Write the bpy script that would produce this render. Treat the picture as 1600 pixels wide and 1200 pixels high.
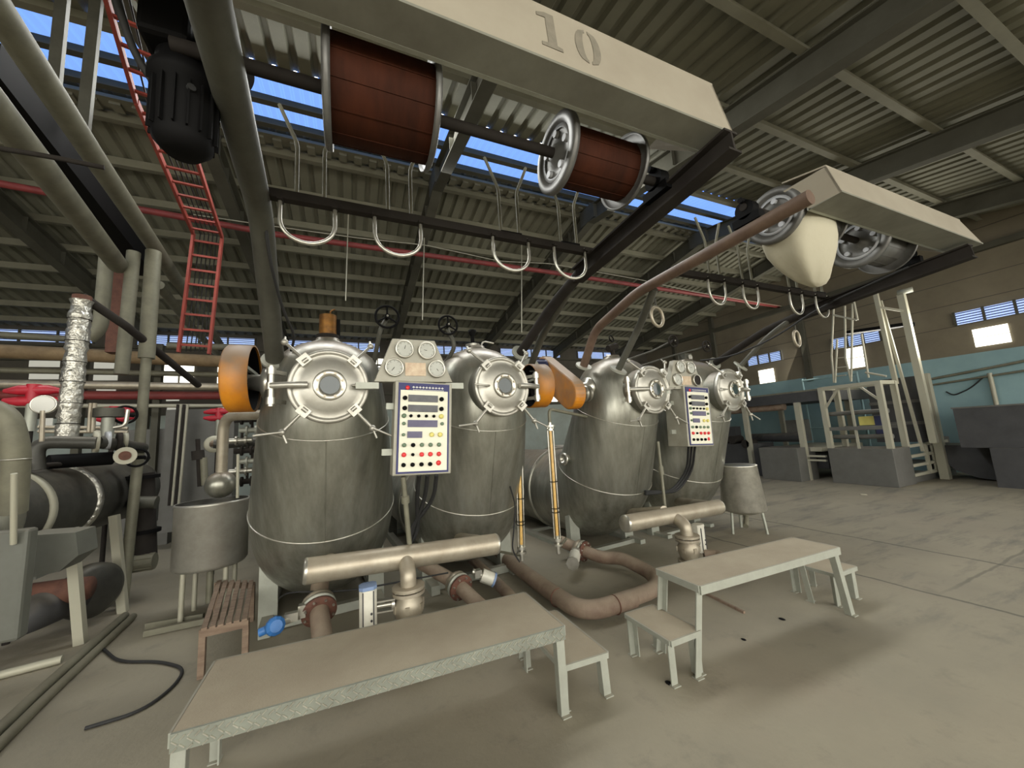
import bpy, math, random
from mathutils import Vector, Matrix
random.seed(7)
for o in list(bpy.data.objects): bpy.data.objects.remove(o)
SC = bpy.context.scene
COL = SC.collection
PI = math.pi

# ------------------------------------------------------------------ camera
F, CX, CY, EYE = 580.0, 800.0, 600.0, 1.6
_n = Vector((-0.062, -1.0)).normalized()
_tilt = math.atan(78.0 * abs(_n.y) / F)
UPC = Vector((_n.x * math.cos(_tilt), _n.y * math.cos(_tilt), math.sin(_tilt)))
YC = Vector((545 - CX, 678 + 0.062 * 255 - CY, F)); YC -= YC.dot(UPC) * UPC; YC.normalize()
XC = YC.cross(UPC)
cam_data = bpy.data.cameras.new('camera')
cam_data.sensor_width = 36.0
cam_data.lens = F / 1600 * 36.0
cam_data.clip_start = 0.05
cam = bpy.data.objects.new('camera', cam_data); COL.objects.link(cam)
R3 = Matrix(((XC[0], -XC[1], -XC[2]), (YC[0], -YC[1], -YC[2]), (UPC[0], -UPC[1], -UPC[2])))
cam.matrix_world = Matrix.Translation((0, 0, EYE)) @ R3.to_4x4()
SC.camera = cam

def ray(px, py):
    r = Vector((px - CX, py - CY, F)); return Vector((r.dot(XC), r.dot(YC), r.dot(UPC)))
def at_z(px, py, z=0.0):
    r = ray(px, py); t = (z - EYE) / r.z; return Vector((r.x * t, r.y * t, z))
def at_y(px, py, y):
    r = ray(px, py); t = y / r.y; return Vector((r.x * t, y, EYE + r.z * t))
def at_x(px, py, x):
    r = ray(px, py); t = x / r.x; return Vector((x, r.y * t, EYE + r.z * t))

# ------------------------------------------------------------------ light and exposure
SC.view_settings.view_transform = 'Standard'
SC.view_settings.look = 'None'
SC.view_settings.gamma = 1.0
SC.view_settings.use_curve_mapping = False
SC.view_settings.exposure = 0.12
w = bpy.data.worlds.new('world'); SC.world = w; w.use_nodes = True
bg = w.node_tree.nodes['Background']
bg.inputs[0].default_value = (1.0, 0.97, 0.90, 1); bg.inputs[1].default_value = 4.4

def area(name, loc, target, sx, sy, power, color):
    L = bpy.data.lights.new(name, 'AREA'); L.shape = 'RECTANGLE'; L.size = sx; L.size_y = sy
    L.energy = power; L.color = color
    o = bpy.data.objects.new(name, L); COL.objects.link(o); o.location = loc
    o.rotation_euler = (Vector(target) - Vector(loc)).to_track_quat('-Z', 'Y').to_euler()
    return o
# daylight from the open loading side of the hall, behind the photographer
area('daylight_from_open_side', (-1.0, -5.0, 3.3), (0.0, 3, 0.6), 9, 3.2, 130, (1.0, 0.97, 0.88))
# daylight falling in through the gable windows and through the skylight
area('daylight_gable_windows', (13.3, 6.5, 3.3), (7, 9, 4.6), 9, 1.0, 300, (1.0, 0.95, 0.84))
area('daylight_skylight', (0.3, 5.2, 6.1), (0.3, 3.0, 0), 11.5, 1.1, 440, (0.97, 0.97, 0.92))

# ------------------------------------------------------------------ materials
def srgb(*c):
    return tuple(((x / 255) / 12.92 if x / 255 <= 0.04045 else ((x / 255 + 0.055) / 1.055) ** 2.4) for x in c) + (1,)
def mat(name, rgb, rough=0.6, metal=0.0, rgb2=None, scale=6.0, mix=0.5, bump=0.0, bscale=60.0, dust=0.0,
        dustc=(150, 140, 120), stretch=None, emit=None, estr=0.0, alpha=1.0, transm=0.0, roughvar=0.0, dlo=0.7, dhi=1.6):
    m = bpy.data.materials.new(name); m.use_nodes = True
    nt = m.node_tree; N = nt.nodes; L = nt.links; b = N['Principled BSDF']
    b.inputs['Roughness'].default_value = rough; b.inputs['Metallic'].default_value = metal
    col = N.new('ShaderNodeRGB'); col.outputs[0].default_value = srgb(*rgb); out = col.outputs[0]
    tc = N.new('ShaderNodeTexCoord'); src = tc.outputs['Object']
    if stretch:
        mp = N.new('ShaderNodeMapping'); mp.inputs['Scale'].default_value = stretch; L.new(src, mp.inputs[0]); src = mp.outputs[0]
    if rgb2:
        nz = N.new('ShaderNodeTexNoise'); nz.inputs['Scale'].default_value = scale; nz.inputs['Detail'].default_value = 6
        nz.inputs['Roughness'].default_value = 0.65
        L.new(src, nz.inputs['Vector'])
        rp = N.new('ShaderNodeValToRGB'); rp.color_ramp.elements[0].position = 0.5 - 0.28 * (1.01 - mix); rp.color_ramp.elements[1].position = 0.5 + 0.28 * (1.01 - mix) + .06
        L.new(nz.outputs['Fac'], rp.inputs[0])
        mx = N.new('ShaderNodeMix'); mx.data_type = 'RGBA'; L.new(rp.outputs[0], mx.inputs['Factor'])
        L.new(out, mx.inputs[6]); mx.inputs[7].default_value = srgb(*rgb2); out = mx.outputs[2]
        if roughvar:
            ma = N.new('ShaderNodeMath'); ma.operation = 'MULTIPLY_ADD'; L.new(nz.outputs['Fac'], ma.inputs[0]); ma.inputs[1].default_value = roughvar; ma.inputs[2].default_value = rough - roughvar * 0.5
            L.new(ma.outputs[0], b.inputs['Roughness'])
    if dust:
        ge = N.new('ShaderNodeNewGeometry'); sp = N.new('ShaderNodeSeparateXYZ'); L.new(ge.outputs['Normal'], sp.inputs[0])
        n2 = N.new('ShaderNodeTexNoise'); n2.inputs['Scale'].default_value = 9; L.new(tc.outputs['Object'], n2.inputs['Vector'])
        a = N.new('ShaderNodeMath'); a.operation = 'ADD'; L.new(sp.outputs['Z'], a.inputs[0]); L.new(n2.outputs['Fac'], a.inputs[1])
        mr = N.new('ShaderNodeMapRange'); mr.inputs['From Min'].default_value = dlo; mr.inputs['From Max'].default_value = dhi
        mr.inputs['To Max'].default_value = dust; L.new(a.outputs[0], mr.inputs['Value'])
        mx = N.new('ShaderNodeMix'); mx.data_type = 'RGBA'; L.new(mr.outputs[0], mx.inputs['Factor'])
        L.new(out, mx.inputs[6]); mx.inputs[7].default_value = srgb(*dustc); out = mx.outputs[2]
        if metal:
            mm = N.new('ShaderNodeMath'); mm.operation = 'MULTIPLY_ADD'; L.new(mr.outputs[0], mm.inputs[0]); mm.inputs[1].default_value = -metal; mm.inputs[2].default_value = metal
            L.new(mm.outputs[0], b.inputs['Metallic'])
    L.new(out, b.inputs['Base Color'])
    if bump:
        n3 = N.new('ShaderNodeTexNoise'); n3.inputs['Scale'].default_value = bscale; n3.inputs['Detail'].default_value = 4; L.new(src, n3.inputs['Vector'])
        bp = N.new('ShaderNodeBump'); bp.inputs['Strength'].default_value = bump; bp.inputs['Distance'].default_value = 0.02
        L.new(n3.outputs['Fac'], bp.inputs['Height']); L.new(bp.outputs[0], b.inputs['Normal'])
    if emit:
        b.inputs['Emission Color'].default_value = srgb(*emit); b.inputs['Emission Strength'].default_value = estr
    if transm: b.inputs['Transmission Weight'].default_value = transm
    return m
M = {}
M['vessel'] = mat('stained_stainless', (160, 160, 148), 0.34, 0.74, (100, 98, 87), 3.0, 0.15, 0.06, 12, 0.8, (118, 106, 90), (2.6, 2.6, 0.5), roughvar=0.3, dlo=0.75, dhi=1.35)
M['door'] = mat('brushed_stainless', (178, 176, 166), 0.42, 0.7, (150, 146, 134), 5, 0.3, 0.03, 30, 0.0, roughvar=0.2)
M['bright'] = mat('bright_steel', (200, 198, 186), 0.32, 0.8, (160, 156, 144), 8, 0.3)
M['pipe'] = mat('dusty_steel_pipe', (176, 168, 150), 0.45, 0.6, (146, 136, 118), 6, 0.35, 0.05, 30, 0.5, (150, 138, 118))
M['gpipe'] = mat('painted_pipe', (118, 116, 98), 0.6, 0.2, (92, 90, 76), 5, 0.35, 0.05, 30, 0.4, (120, 112, 96))
M['brownpipe'] = mat('rusty_pipe', (142, 126, 108), 0.7, 0.1, (106, 84, 70), 5, 0.35, 0.2, 40, 0.5, (150, 138, 118))
M['galv'] = mat('galvanised', (160, 162, 150), 0.5, 0.35, (146, 148, 136), 9, 0.3, 0.05, 60, 0.5, (140, 128, 108))
M['tread'] = mat('dusty_tread', (160, 151, 130), 0.9, 0.0, (142, 131, 112), 2.5, 0.35, 0.15, 120, 0.3, (136, 124, 104))
M['check'] = mat('checker_plate', (138, 142, 130), 0.5, 0.5, (118, 120, 110), 8, 0.3)
M['beam'] = mat('grey_beam', (84, 84, 74), 0.6, 0.3, (62, 60, 52), 4, 0.3, 0.08, 30, 0.3, (112, 104, 90))
M['darkbeam'] = mat('dark_steel', (50, 47, 43), 0.8, 0.05, (36, 32, 30), 4, 0.3, 0.05, 30, 0.2, (92, 84, 74))
M['rusttube'] = mat('brown_tube', (112, 92, 76), 0.6, 0.2, (78, 60, 50), 5, 0.3, 0.1, 30, 0.3, (130, 118, 100))
M['black'] = mat('black_paint', (8, 8, 8), 0.7, 0.0, (13, 12, 12), 6, 0.3)
M['rubber'] = mat('black_rubber', (28, 28, 27), 0.7)
M['orange'] = mat('orange_guard', (206, 134, 22), 0.55, 0.0, (176, 104, 18), 5, 0.3, 0.03, 30, 0.9, (120, 108, 92), dlo=-0.05, dhi=1.0)
M['reelwood'] = mat('brown_reel_drum', (60, 28, 13), 0.75, 0.0, (36, 17, 8), 3, 0.3, 0.05, 20, stretch=(4, 1, 1), roughvar=0.2)
M['reelwood'].node_tree.nodes['Principled BSDF'].inputs['Specular IOR Level'].default_value = 0.12
M['reelgrey'] = mat('reel_flange', (112, 112, 108), 0.45, 0.5, (82, 80, 76), 6, 0.3)
M['hub'] = mat('hub_grey', (170, 172, 174), 0.5, 0.2)
M['hood'] = mat('pale_sheet', (150, 143, 126), 0.75, 0.0, (138, 130, 114), 2.5, 0.3, 0.03, 10)
M['hoodgrey'] = mat('dusty_sheet', (128, 128, 116), 0.65, 0.2, (100, 98, 86), 3, 0.3)
M['stencil'] = mat('stencil_grey', (108, 103, 90), 0.8, 0.0, (126, 119, 104), 20, 0.4)
M['cream'] = mat('cream_panel', (214, 212, 192), 0.6)
M['box'] = mat('box_grey', (158, 156, 142), 0.55, 0.25, (138, 134, 120), 5, 0.3, 0, 1, 0.3)
M['navy'] = mat('navy_strip', (42, 44, 92), 0.6)
M['lcd'] = mat('display_grey', (74, 74, 78), 0.6, 0.0, (100, 100, 102), 12, 0.3)
M['lcdblue'] = mat('display_violet', (82, 78, 102), 0.6, 0.0, (100, 96, 118), 12, 0.3)
M['red'] = mat('red_button', (206, 46, 48), 0.45)
M['redpaint'] = mat('red_paint', (176, 26, 46), 0.5, 0.0, (140, 20, 34), 6, 0.3, 0, 1, 0.25, (120, 70, 60))
M['redpipe'] = mat('faded_red_pipe', (134, 52, 50), 0.6, 0.0, (104, 44, 42), 3, 0.3, 0, 1, 0.2)
M['redtray'] = mat('red_oxide', (150, 62, 48), 0.7, 0.0, (112, 46, 38), 4, 0.3, 0, 1, 0.2)
M['yellow'] = mat('yellow_button', (206, 196, 110), 0.5)
M['green'] = mat('green_button', (96, 116, 92), 0.5)
M['white'] = mat('white_dial', (214, 214, 206), 0.5)
M['dial'] = mat('old_dial', (176, 178, 168), 0.5, 0.0, (160, 160, 150), 8, 0.3)
M['plate'] = mat('worn_plate', (200, 184, 156), 0.5, 0.1, (160, 132, 108), 14, 0.4)
M['glass'] = mat('sight_glass', (46, 56, 54), 0.12, 0.0)
M['tubeglass'] = mat('yellow_level_glass', (212, 176, 104), 0.3, 0.0, (180, 140, 76), 20, 0.3)
M['actwhite'] = mat('actuator_white', (206, 204, 190), 0.5, 0.1, (186, 182, 166), 8, 0.3)
M['actblue'] = mat('actuator_blue', (112, 132, 164), 0.5)
M['blue'] = mat('blue_valve', (52, 112, 176), 0.45, 0.0, (36, 84, 140), 8, 0.3)
M['rust'] = mat('rust', (104, 68, 52), 0.8, 0.0, (74, 46, 36), 10, 0.4, 0.2, 60)
M['brass'] = mat('brass_brown', (150, 104, 44), 0.4, 0.5, (66, 44, 26), 9, 0.5)
M['wood'] = mat('weathered_wood', (130, 112, 94), 0.85, 0.0, (96, 78, 64), 4, 0.4, 0.2, 30, stretch=(1, 6, 6))
M['foil'] = mat('foil_wrap', (205, 203, 192), 0.32, 0.8, (150, 148, 138), 30, 0.4, 1.0, 22)
M['insul'] = mat('brown_insulation', (128, 108, 78), 0.8, 0.0, (98, 80, 56), 6, 0.4, 0.2, 30, 0.3)
M['darkvessel'] = mat('dark_dirty_steel', (74, 74, 68), 0.5, 0.5, (48, 46, 42), 4, 0.35, 0.08, 20, 0.25)
M['cabinet'] = mat('grey_cabinet', (92, 94, 86), 0.6, 0.1, (76, 76, 68), 3, 0.3, 0, 1, 0.3)
M['machine'] = mat('grey_machine', (98, 97, 92), 0.6, 0.15, (82, 81, 75), 3, 0.3, 0, 1, 0.4, (128, 118, 100))
M['machinedark'] = mat('dark_machine', (66, 66, 66), 0.65, 0.1, (50, 50, 50), 3, 0.3, 0, 1, 0.3)
M['rail'] = mat('pale_rail', (160, 158, 140), 0.55, 0.2, (160, 156, 138), 5, 0.3)
M['cloth'] = mat('undyed_cloth', (172, 167, 146), 0.95, 0.0, (170, 164, 142), 6, 0.3, 0.2, 15)
M['wallupper'] = mat('gable_wall_upper', (124, 116, 98), 0.9, 0.0, (104, 96, 80), 0.9, 0.3, 0.1, 20)
M['teal'] = mat('teal_paint', (138, 166, 168), 0.85, 0.0, (118, 146, 150), 0.9, 0.25, 0.05, 20)
M['farwall'] = mat('far_wall_cladding', (84, 80, 70), 0.85, 0.0, (66, 62, 54), 1.2, 0.3)
M['palewall'] = mat('far_wall_pale', (170, 182, 176), 0.85, 0.0, (146, 152, 142), 1.2, 0.3)
M['roof'] = mat('roof_sheet', (126, 125, 108), 0.75, 0.05, (100, 99, 84), 0.8, 0.35, 0.05, 20)
M['purlin'] = mat('purlin_steel', (120, 118, 101), 0.75, 0.05, (102, 100, 84), 2, 0.3)
M['rafter'] = mat('rafter_steel', (88, 87, 77), 0.8, 0.05, (72, 70, 60), 2, 0.3)
M['skylight'] = mat('skylight_sheet', (90, 130, 200), 0.5, 0.0, emit=(124, 166, 236), estr=1.05)
M['pane'] = mat('bright_pane', (240, 240, 230), 0.5, 0.0, emit=(255, 252, 236), estr=2.6)
M['louvre'] = mat('louvre_slat', (96, 112, 160), 0.6)
M['louvreglow'] = mat('louvre_daylight', (170, 190, 230), 0.6, emit=(176, 200, 244), estr=1.0)

def floor_material():
    m = bpy.data.materials.new('dusty_concrete'); m.use_nodes = True; nt = m.node_tree; N = nt.nodes; L = nt.links; b = N['Principled BSDF']
    tc = N.new('ShaderNodeTexCoord'); P = tc.outputs['Object']
    def noise(scale, detail=8, rough=0.6, src=P):
        n = N.new('ShaderNodeTexNoise'); n.inputs['Scale'].default_value = scale; n.inputs['Detail'].default_value = detail
        n.inputs['Roughness'].default_value = rough; L.new(src, n.inputs['Vector']); return n.outputs['Fac']
    def ramp(src, p0, p1):
        r = N.new('ShaderNodeMapRange'); r.inputs['From Min'].default_value = p0; r.inputs['From Max'].default_value = p1; L.new(src, r.inputs['Value']); return r.outputs[0]
    def mixc(fac, a, c):
        mx = N.new('ShaderNodeMix'); mx.data_type = 'RGBA'; L.new(fac, mx.inputs['Factor'])
        if isinstance(a, tuple): mx.inputs[6].default_value = a
        else: L.new(a, mx.inputs[6])
        mx.inputs[7].default_value = c; return mx.outputs[2]
    def mul(a, k):
        mm = N.new('ShaderNodeMath'); mm.operation = 'MULTIPLY'; L.new(a, mm.inputs[0])
        if isinstance(k, float): mm.inputs[1].default_value = k
        else: L.new(k, mm.inputs[1])
        return mm.outputs[0]
    c = mixc(ramp(noise(0.7), 0.35, 0.65), srgb(140, 133, 114), srgb(126, 120, 104))
    c = mixc(mul(ramp(noise(0.45, 5), 0.5, 0.7), 0.55), c, srgb(142, 130, 112))
    c = mixc(mul(ramp(noise(3.5, 10, 0.7), 0.56, 0.72), 0.45), c, srgb(98, 93, 82))
    # worn, damp-looking streaks beyond the second platform
    mp = N.new('ShaderNodeMapping'); mp.inputs['Rotation'].default_value = (0, 0, 0.35); mp.inputs['Scale'].default_value = (0.55, 2.4, 1); L.new(P, mp.inputs[0])
    st = ramp(noise(1.3, 10, 0.7, mp.outputs[0]), 0.5, 0.66)
    sp = N.new('ShaderNodeSeparateXYZ'); L.new(P, sp.inputs[0])
    c = mixc(mul(mul(st, ramp(sp.outputs['X'], 3.4, 4.8)), 0.6), c, srgb(74, 74, 72))
    def line(sock, pos, wd):
        s = N.new('ShaderNodeMath'); s.operation = 'SUBTRACT'; L.new(sock, s.inputs[0]); s.inputs[1].default_value = pos
        a = N.new('ShaderNodeMath'); a.operation = 'ABSOLUTE'; L.new(s.outputs[0], a.inputs[0])
        return ramp(a.outputs[0], wd, wd * 0.4)
    wob = N.new('ShaderNodeMath'); wob.operation = 'MULTIPLY_ADD'; L.new(noise(2.0), wob.inputs[0]); wob.inputs[1].default_value = 0.12; L.new(sp.outputs['X'], wob.inputs[2])
    for px in (6.06, 4.7): c = mixc(mul(line(wob.outputs[0], px, 0.022), 0.7), c, srgb(62, 60, 54))
    wy = N.new('ShaderNodeMath'); wy.operation = 'MULTIPLY_ADD'; L.new(noise(2.0), wy.inputs[0]); wy.inputs[1].default_value = 0.1; L.new(sp.outputs['Y'], wy.inputs[2])
    sp_y = mul(line(wy.outputs[0], 1.75, 0.02), ramp(sp.outputs['X'], 4.6, 5.2)); c = mixc(mul(sp_y, 0.5), c, srgb(66, 64, 58))
    L.new(c, b.inputs['Base Color']); b.inputs['Roughness'].default_value = 0.75
    bp = N.new('ShaderNodeBump'); bp.inputs['Strength'].default_value = 0.25; bp.inputs['Distance'].default_value = 0.02
    L.new(noise(14, 10, 0.7), bp.inputs['Height']); L.new(bp.outputs[0], b.inputs['Normal'])
    return m
M['floor'] = floor_material()
for k_ in ('black', 'rafter', 'darkbeam'): M[k_].node_tree.nodes['Principled BSDF'].inputs['Specular IOR Level'].default_value = 0.12

# ------------------------------------------------------------------ mesh helpers
ORG = {}
def tag(o, label=None, cat=None, group=None, kind=None):
    if label: o['label'] = label
    if cat: o['category'] = cat
    if group: o['group'] = group
    if kind: o['kind'] = kind
    return o
def thing(name, label, cat, loc=(0, 0, 0), rotz=0.0, group=None, local=False):
    o = bpy.data.objects.new(name, None); COL.objects.link(o); o.empty_display_size = 0.1
    o.location = loc; o.rotation_euler = (0, 0, rotz); ORG[o.name] = Vector((0, 0, 0)) if local else Vector(loc)
    return tag(o, label, cat, group)
def copy_tree(o, parent=None):
    c = o.copy(); COL.objects.link(c)
    if parent: c.parent = parent
    ORG[c.name] = Vector((0, 0, 0))
    for ch in list(o.children): copy_tree(ch, c)
    return c
def V(*a): return Vector(a)
class MB:
    def __init__(s): s.v = []; s.f = []; s.s = []
    def add(s, vs, fs, smooth=False):
        k = len(s.v); s.v += [Vector(p) for p in vs]
        for f in fs: s.f.append([i + k for i in f]); s.s.append(smooth)
        return s
    def box(s, c, d, rot=None, bev=0.0):
        c = Vector(c); h = Vector(d) / 2
        vs = [Vector((x * h.x, y * h.y, z * h.z)) for x in (-1, 1) for y in (-1, 1) for z in (-1, 1)]
        if rot: vs = [rot @ p for p in vs]
        return s.add([p + c for p in vs], [(0, 1, 3, 2), (4, 6, 7, 5), (0, 4, 5, 1), (2, 3, 7, 6), (0, 2, 6, 4), (1, 5, 7, 3)])
    def beam(s, a, b, wd, ht, up=(0, 0, 1)):
        a = Vector(a); b = Vector(b); d = (b - a).normalized(); u = Vector(up)
        if abs(d.dot(u)) > 0.97: u = Vector((0, 1, 0))
        r = d.cross(u).normalized(); u = r.cross(d)
        vs = [p + r * (i * wd / 2) + u * (j * ht / 2) for p in (a, b) for i in (-1, 1) for j in (-1, 1)]
        return s.add(vs, [(0, 1, 3, 2), (4, 6, 7, 5), (0, 4, 5, 1), (2, 3, 7, 6), (0, 2, 6, 4), (1, 5, 7, 3)])
    def ibeam(s, a, b, wd, ht, t=0.012):
        a = Vector(a); b = Vector(b); d = (b - a).normalized(); u = Vector((0, 0, 1))
        if abs(d.dot(u)) > 0.97: u = Vector((0, 1, 0))
        r = d.cross(u).normalized(); u = r.cross(d)
        s.beam(a + u * (ht / 2 - t / 2), b + u * (ht / 2 - t / 2), wd, t); s.beam(a - u * (ht / 2 - t / 2), b - u * (ht / 2 - t / 2), wd, t)
        return s.beam(a, b, t, ht - t * 2)
    def lathe(s, prof, c=(0, 0, 0), axis=(0, 0, 1), n=32, smooth=True, cap=False):
        c = Vector(c); ax = Vector(axis).normalized(); u = Vector((1, 0, 0)) if abs(ax.x) < 0.9 else Vector((0, 0, 1))
        u = (u - ax * u.dot(ax)).normalized(); w_ = ax.cross(u)
        vs = []; fs = []
        for (r, h) in prof:
            for i in range(n):
                a = 2 * PI * i / n; vs.append(c + ax * h + u * (r * math.cos(a)) + w_ * (r * math.sin(a)))
        for k in range(len(prof) - 1):
            for i in range(n):
                j = (i + 1) % n; fs.append((k * n + i, k * n + j, (k + 1) * n + j, (k + 1) * n + i))
        s.add(vs, fs, smooth)
        if cap:
            s.add(vs[:n], [tuple(range(n))[::-1]]); s.add(vs[-n:], [tuple(range(n))])
        return s
    def cyl(s, a, b, r, r2=None, n=20, cap=True):
        a = Vector(a); b = Vector(b); h = (b - a).length
        return s.lathe([(r, 0), (r if r2 is None else r2, h)], a, b - a, n, True, cap)
    def disc(s, c, axis, r, t, n=24):
        a = Vector(axis).normalized(); return s.cyl(Vector(c) - a * t / 2, Vector(c) + a * t / 2, r, n=n)
    def torus(s, c, axis, R, r, n=32, m=10, a0=0, a1=2 * PI, ref=None):
        ax = Vector(axis).normalized(); u = Vector(ref) if ref else (Vector((1, 0, 0)) if abs(ax.x) < 0.9 else Vector((0, 0, 1)))
        u = (u - ax * u.dot(ax)).normalized(); w_ = ax.cross(u)
        full = abs(a1 - a0 - 2 * PI) < 1e-6; k = n if full else n + 1
        pts = [Vector(c) + u * (R * math.cos(a0 + (a1 - a0) * i / n)) + w_ * (R * math.sin(a0 + (a1 - a0) * i / n)) for i in range(k)]
        return s.tube(pts, r, m, closed=full)
    def sphere(s, c, r, n=24, sx=1, sy=1, sz=1):
        vs = []; fs = []; m = n // 2
        for k in range(m + 1):
            ph = PI * k / m
            for i in range(n):
                a = 2 * PI * i / n; vs.append(Vector(c) + Vector((sx * r * math.sin(ph) * math.cos(a), sy * r * math.sin(ph) * math.sin(a), sz * r * math.cos(ph))))
        for k in range(m):
            for i in range(n): fs.append((k * n + i, (k + 1) * n + i, (k + 1) * n + (i + 1) % n, k * n + (i + 1) % n))
        return s.add(vs, fs, True)
    def tube(s, pts, r, n=12, closed=False, cap=True):
        pts = [Vector(p) for p in pts]; K = len(pts); rs = r if isinstance(r, (list, tuple)) else [r] * K
        tan = []
        for i in range(K):
            if closed: t = pts[(i + 1) % K] - pts[i - 1]
            else: t = (pts[min(i + 1, K - 1)] - pts[i]).normalized() + (pts[i] - pts[max(i - 1, 0)]).normalized()
            tan.append(t.normalized())
        u = Vector((0, 0, 1)) if abs(tan[0].z) < 0.9 else Vector((1, 0, 0))
        vs = []
        for i in range(K):
            u = (u - tan[i] * u.dot(tan[i])).normalized(); w_ = tan[i].cross(u)
            for j in range(n):
                a = 2 * PI * j / n; vs.append(pts[i] + u * (rs[i] * math.cos(a)) + w_ * (rs[i] * math.sin(a)))
        fs = []
        for i in range(K if closed else K - 1):
            for j in range(n):
                i2 = (i + 1) % K; fs.append((i * n + j, i * n + (j + 1) % n, i2 * n + (j + 1) % n, i2 * n + j))
        s.add(vs, fs, True)
        if cap and not closed: s.add(vs[:n], [tuple(range(n))[::-1]]); s.add(vs[-n:], [tuple(range(n))])
        return s
    def prism(s, poly, a, b):
        # poly: list of points (Vector) in a plane; extruded from offset a to offset b
        n = len(poly); a = Vector(a); b = Vector(b); vs = [Vector(p) + a for p in poly] + [Vector(p) + b for p in poly]
        fs = [tuple(range(n))[::-1], tuple(range(n, 2 * n))] + [(i, (i + 1) % n, n + (i + 1) % n, n + i) for i in range(n)]
        return s.add(vs, fs)
    def build(s, name, m, parent=None, label=None, cat=None, group=None, kind=None, bev=0.0):
        me = bpy.data.meshes.new(name)
        if parent is not None: off = ORG[parent.name].copy()
        elif kind == 'structure': off = Vector((0, 0, 0))
        else:
            lo = [min(p[i] for p in s.v) for i in range(3)]; hi = [max(p[i] for p in s.v) for i in range(3)]
            off = Vector(((lo[0] + hi[0]) / 2, (lo[1] + hi[1]) / 2, lo[2]))
        me.from_pydata([tuple(p - off) for p in s.v], [], s.f); me.update()
        me.polygons.foreach_set('use_smooth', s.s)
        import bmesh
        bm = bmesh.new(); bm.from_mesh(me); bmesh.ops.recalc_face_normals(bm, faces=bm.faces); bm.to_mesh(me); bm.free()
        o = bpy.data.objects.new(name, me); COL.objects.link(o)
        mm = m if not isinstance(m, str) else M[m]
        me.materials.append(mm)
        if parent is not None: o.parent = parent; ORG[o.name] = ORG[parent.name].copy()
        else: o.location = off; ORG[o.name] = off
        if bev:
            bmod = o.modifiers.new('bevel', 'BEVEL'); bmod.width = bev; bmod.segments = 2; bmod.limit_method = 'ANGLE'
        return tag(o, label, cat, group, kind)
def fillet(pts, rad, seg=6):
    pts = [Vector(p) for p in pts]; out = [pts[0]]
    for i in range(1, len(pts) - 1):
        p = pts[i]; a = (pts[i - 1] - p); b = (pts[i + 1] - p); r = min(rad, a.length * 0.48, b.length * 0.48)
        A = p + a.normalized() * r; B = p + b.normalized() * r
        for k in range(seg + 1):
            t = k / seg; out.append(A * (1 - t) ** 2 + p * 2 * t * (1 - t) + B * t ** 2)
    out.append(pts[-1]); return out
def rotz(a): return Matrix.Rotation(a, 3, 'Z')

# ================================================================== THE HALL
RY, RH, SL = 6.2, 6.6, 0.17           # ridge position, ridge height, roof slope
XL, XR, YF, YN = -14.0, 13.7, 14.0, -4.5
def rz(y): return RH - SL * abs(y - RY)
MB().box((-0.15, 0.0, -0.05), (27.9, 28.2, 0.1)).build('floor', 'floor', kind='structure')
def corrugated(x0, x1, y0, y1, pitch, dep, lift=0.0):
    mb = MB(); prof = []; x = x0
    while x < x1:
        prof += [(x, 0), (x + pitch * 0.55, 0), (x + pitch * 0.68, dep), (x + pitch * 0.87, dep)]; x += pitch
    vs = []; fs = []
    for (px, d) in prof: vs += [(px, y0, rz(y0) + d + lift), (px, y1, rz(y1) + d + lift)]
    for i in range(len(prof) - 1): fs.append((2 * i, 2 * i + 1, 2 * i + 3, 2 * i + 2))
    k = len(vs); vs += [(a, b, c + 0.02) for (a, b, c) in vs]
    fs += [tuple(i + k for i in f)[::-1] for f in fs]
    return mb.add(vs, fs)
corrugated(XL, XR, RY, YF, 0.24, 0.05).build('ceiling', 'roof', kind='structure')
corrugated(XL, XR, YN, 4.88, 0.24, 0.05).build('ceiling_near_slope', 'roof', kind='structure')
corrugated(XL, 10.6, 4.88, RY, 0.12, 0.02, 0.01).build('window_1', 'skylight', kind='structure')
corrugated(10.6, XR, 4.88, RY, 0.24, 0.05).build('ceiling_ridge_end', 'roof', kind='structure')
n = 1
def trim(mb, m):
    global n
    mb.build('trim_%d' % n, m, kind='structure'); n += 1
y = RY + 0.35
while y < YF:
    trim(MB().box(((XL + XR) / 2, y, rz(y) - 0.07), (XR - XL, 0.05, 0.13)).box(((XL + XR) / 2, y + 0.03, rz(y) - 0.13), (XR - XL, 0.07, 0.012)), 'purlin'); y += 0.86
for y in (5.45, 5.98, 4.88, 3.98, 3.0, 2.0, 1.0, 0.0, -1.0, -2.0, -3.0):
    trim(MB().box(((XL + XR) / 2, y, rz(y) - 0.07), (XR - XL, 0.05, 0.13)).box(((XL + XR) / 2, y - 0.03, rz(y) - 0.13), (XR - XL, 0.07, 0.012)), 'purlin' if y < 4.9 else 'rafter')
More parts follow.
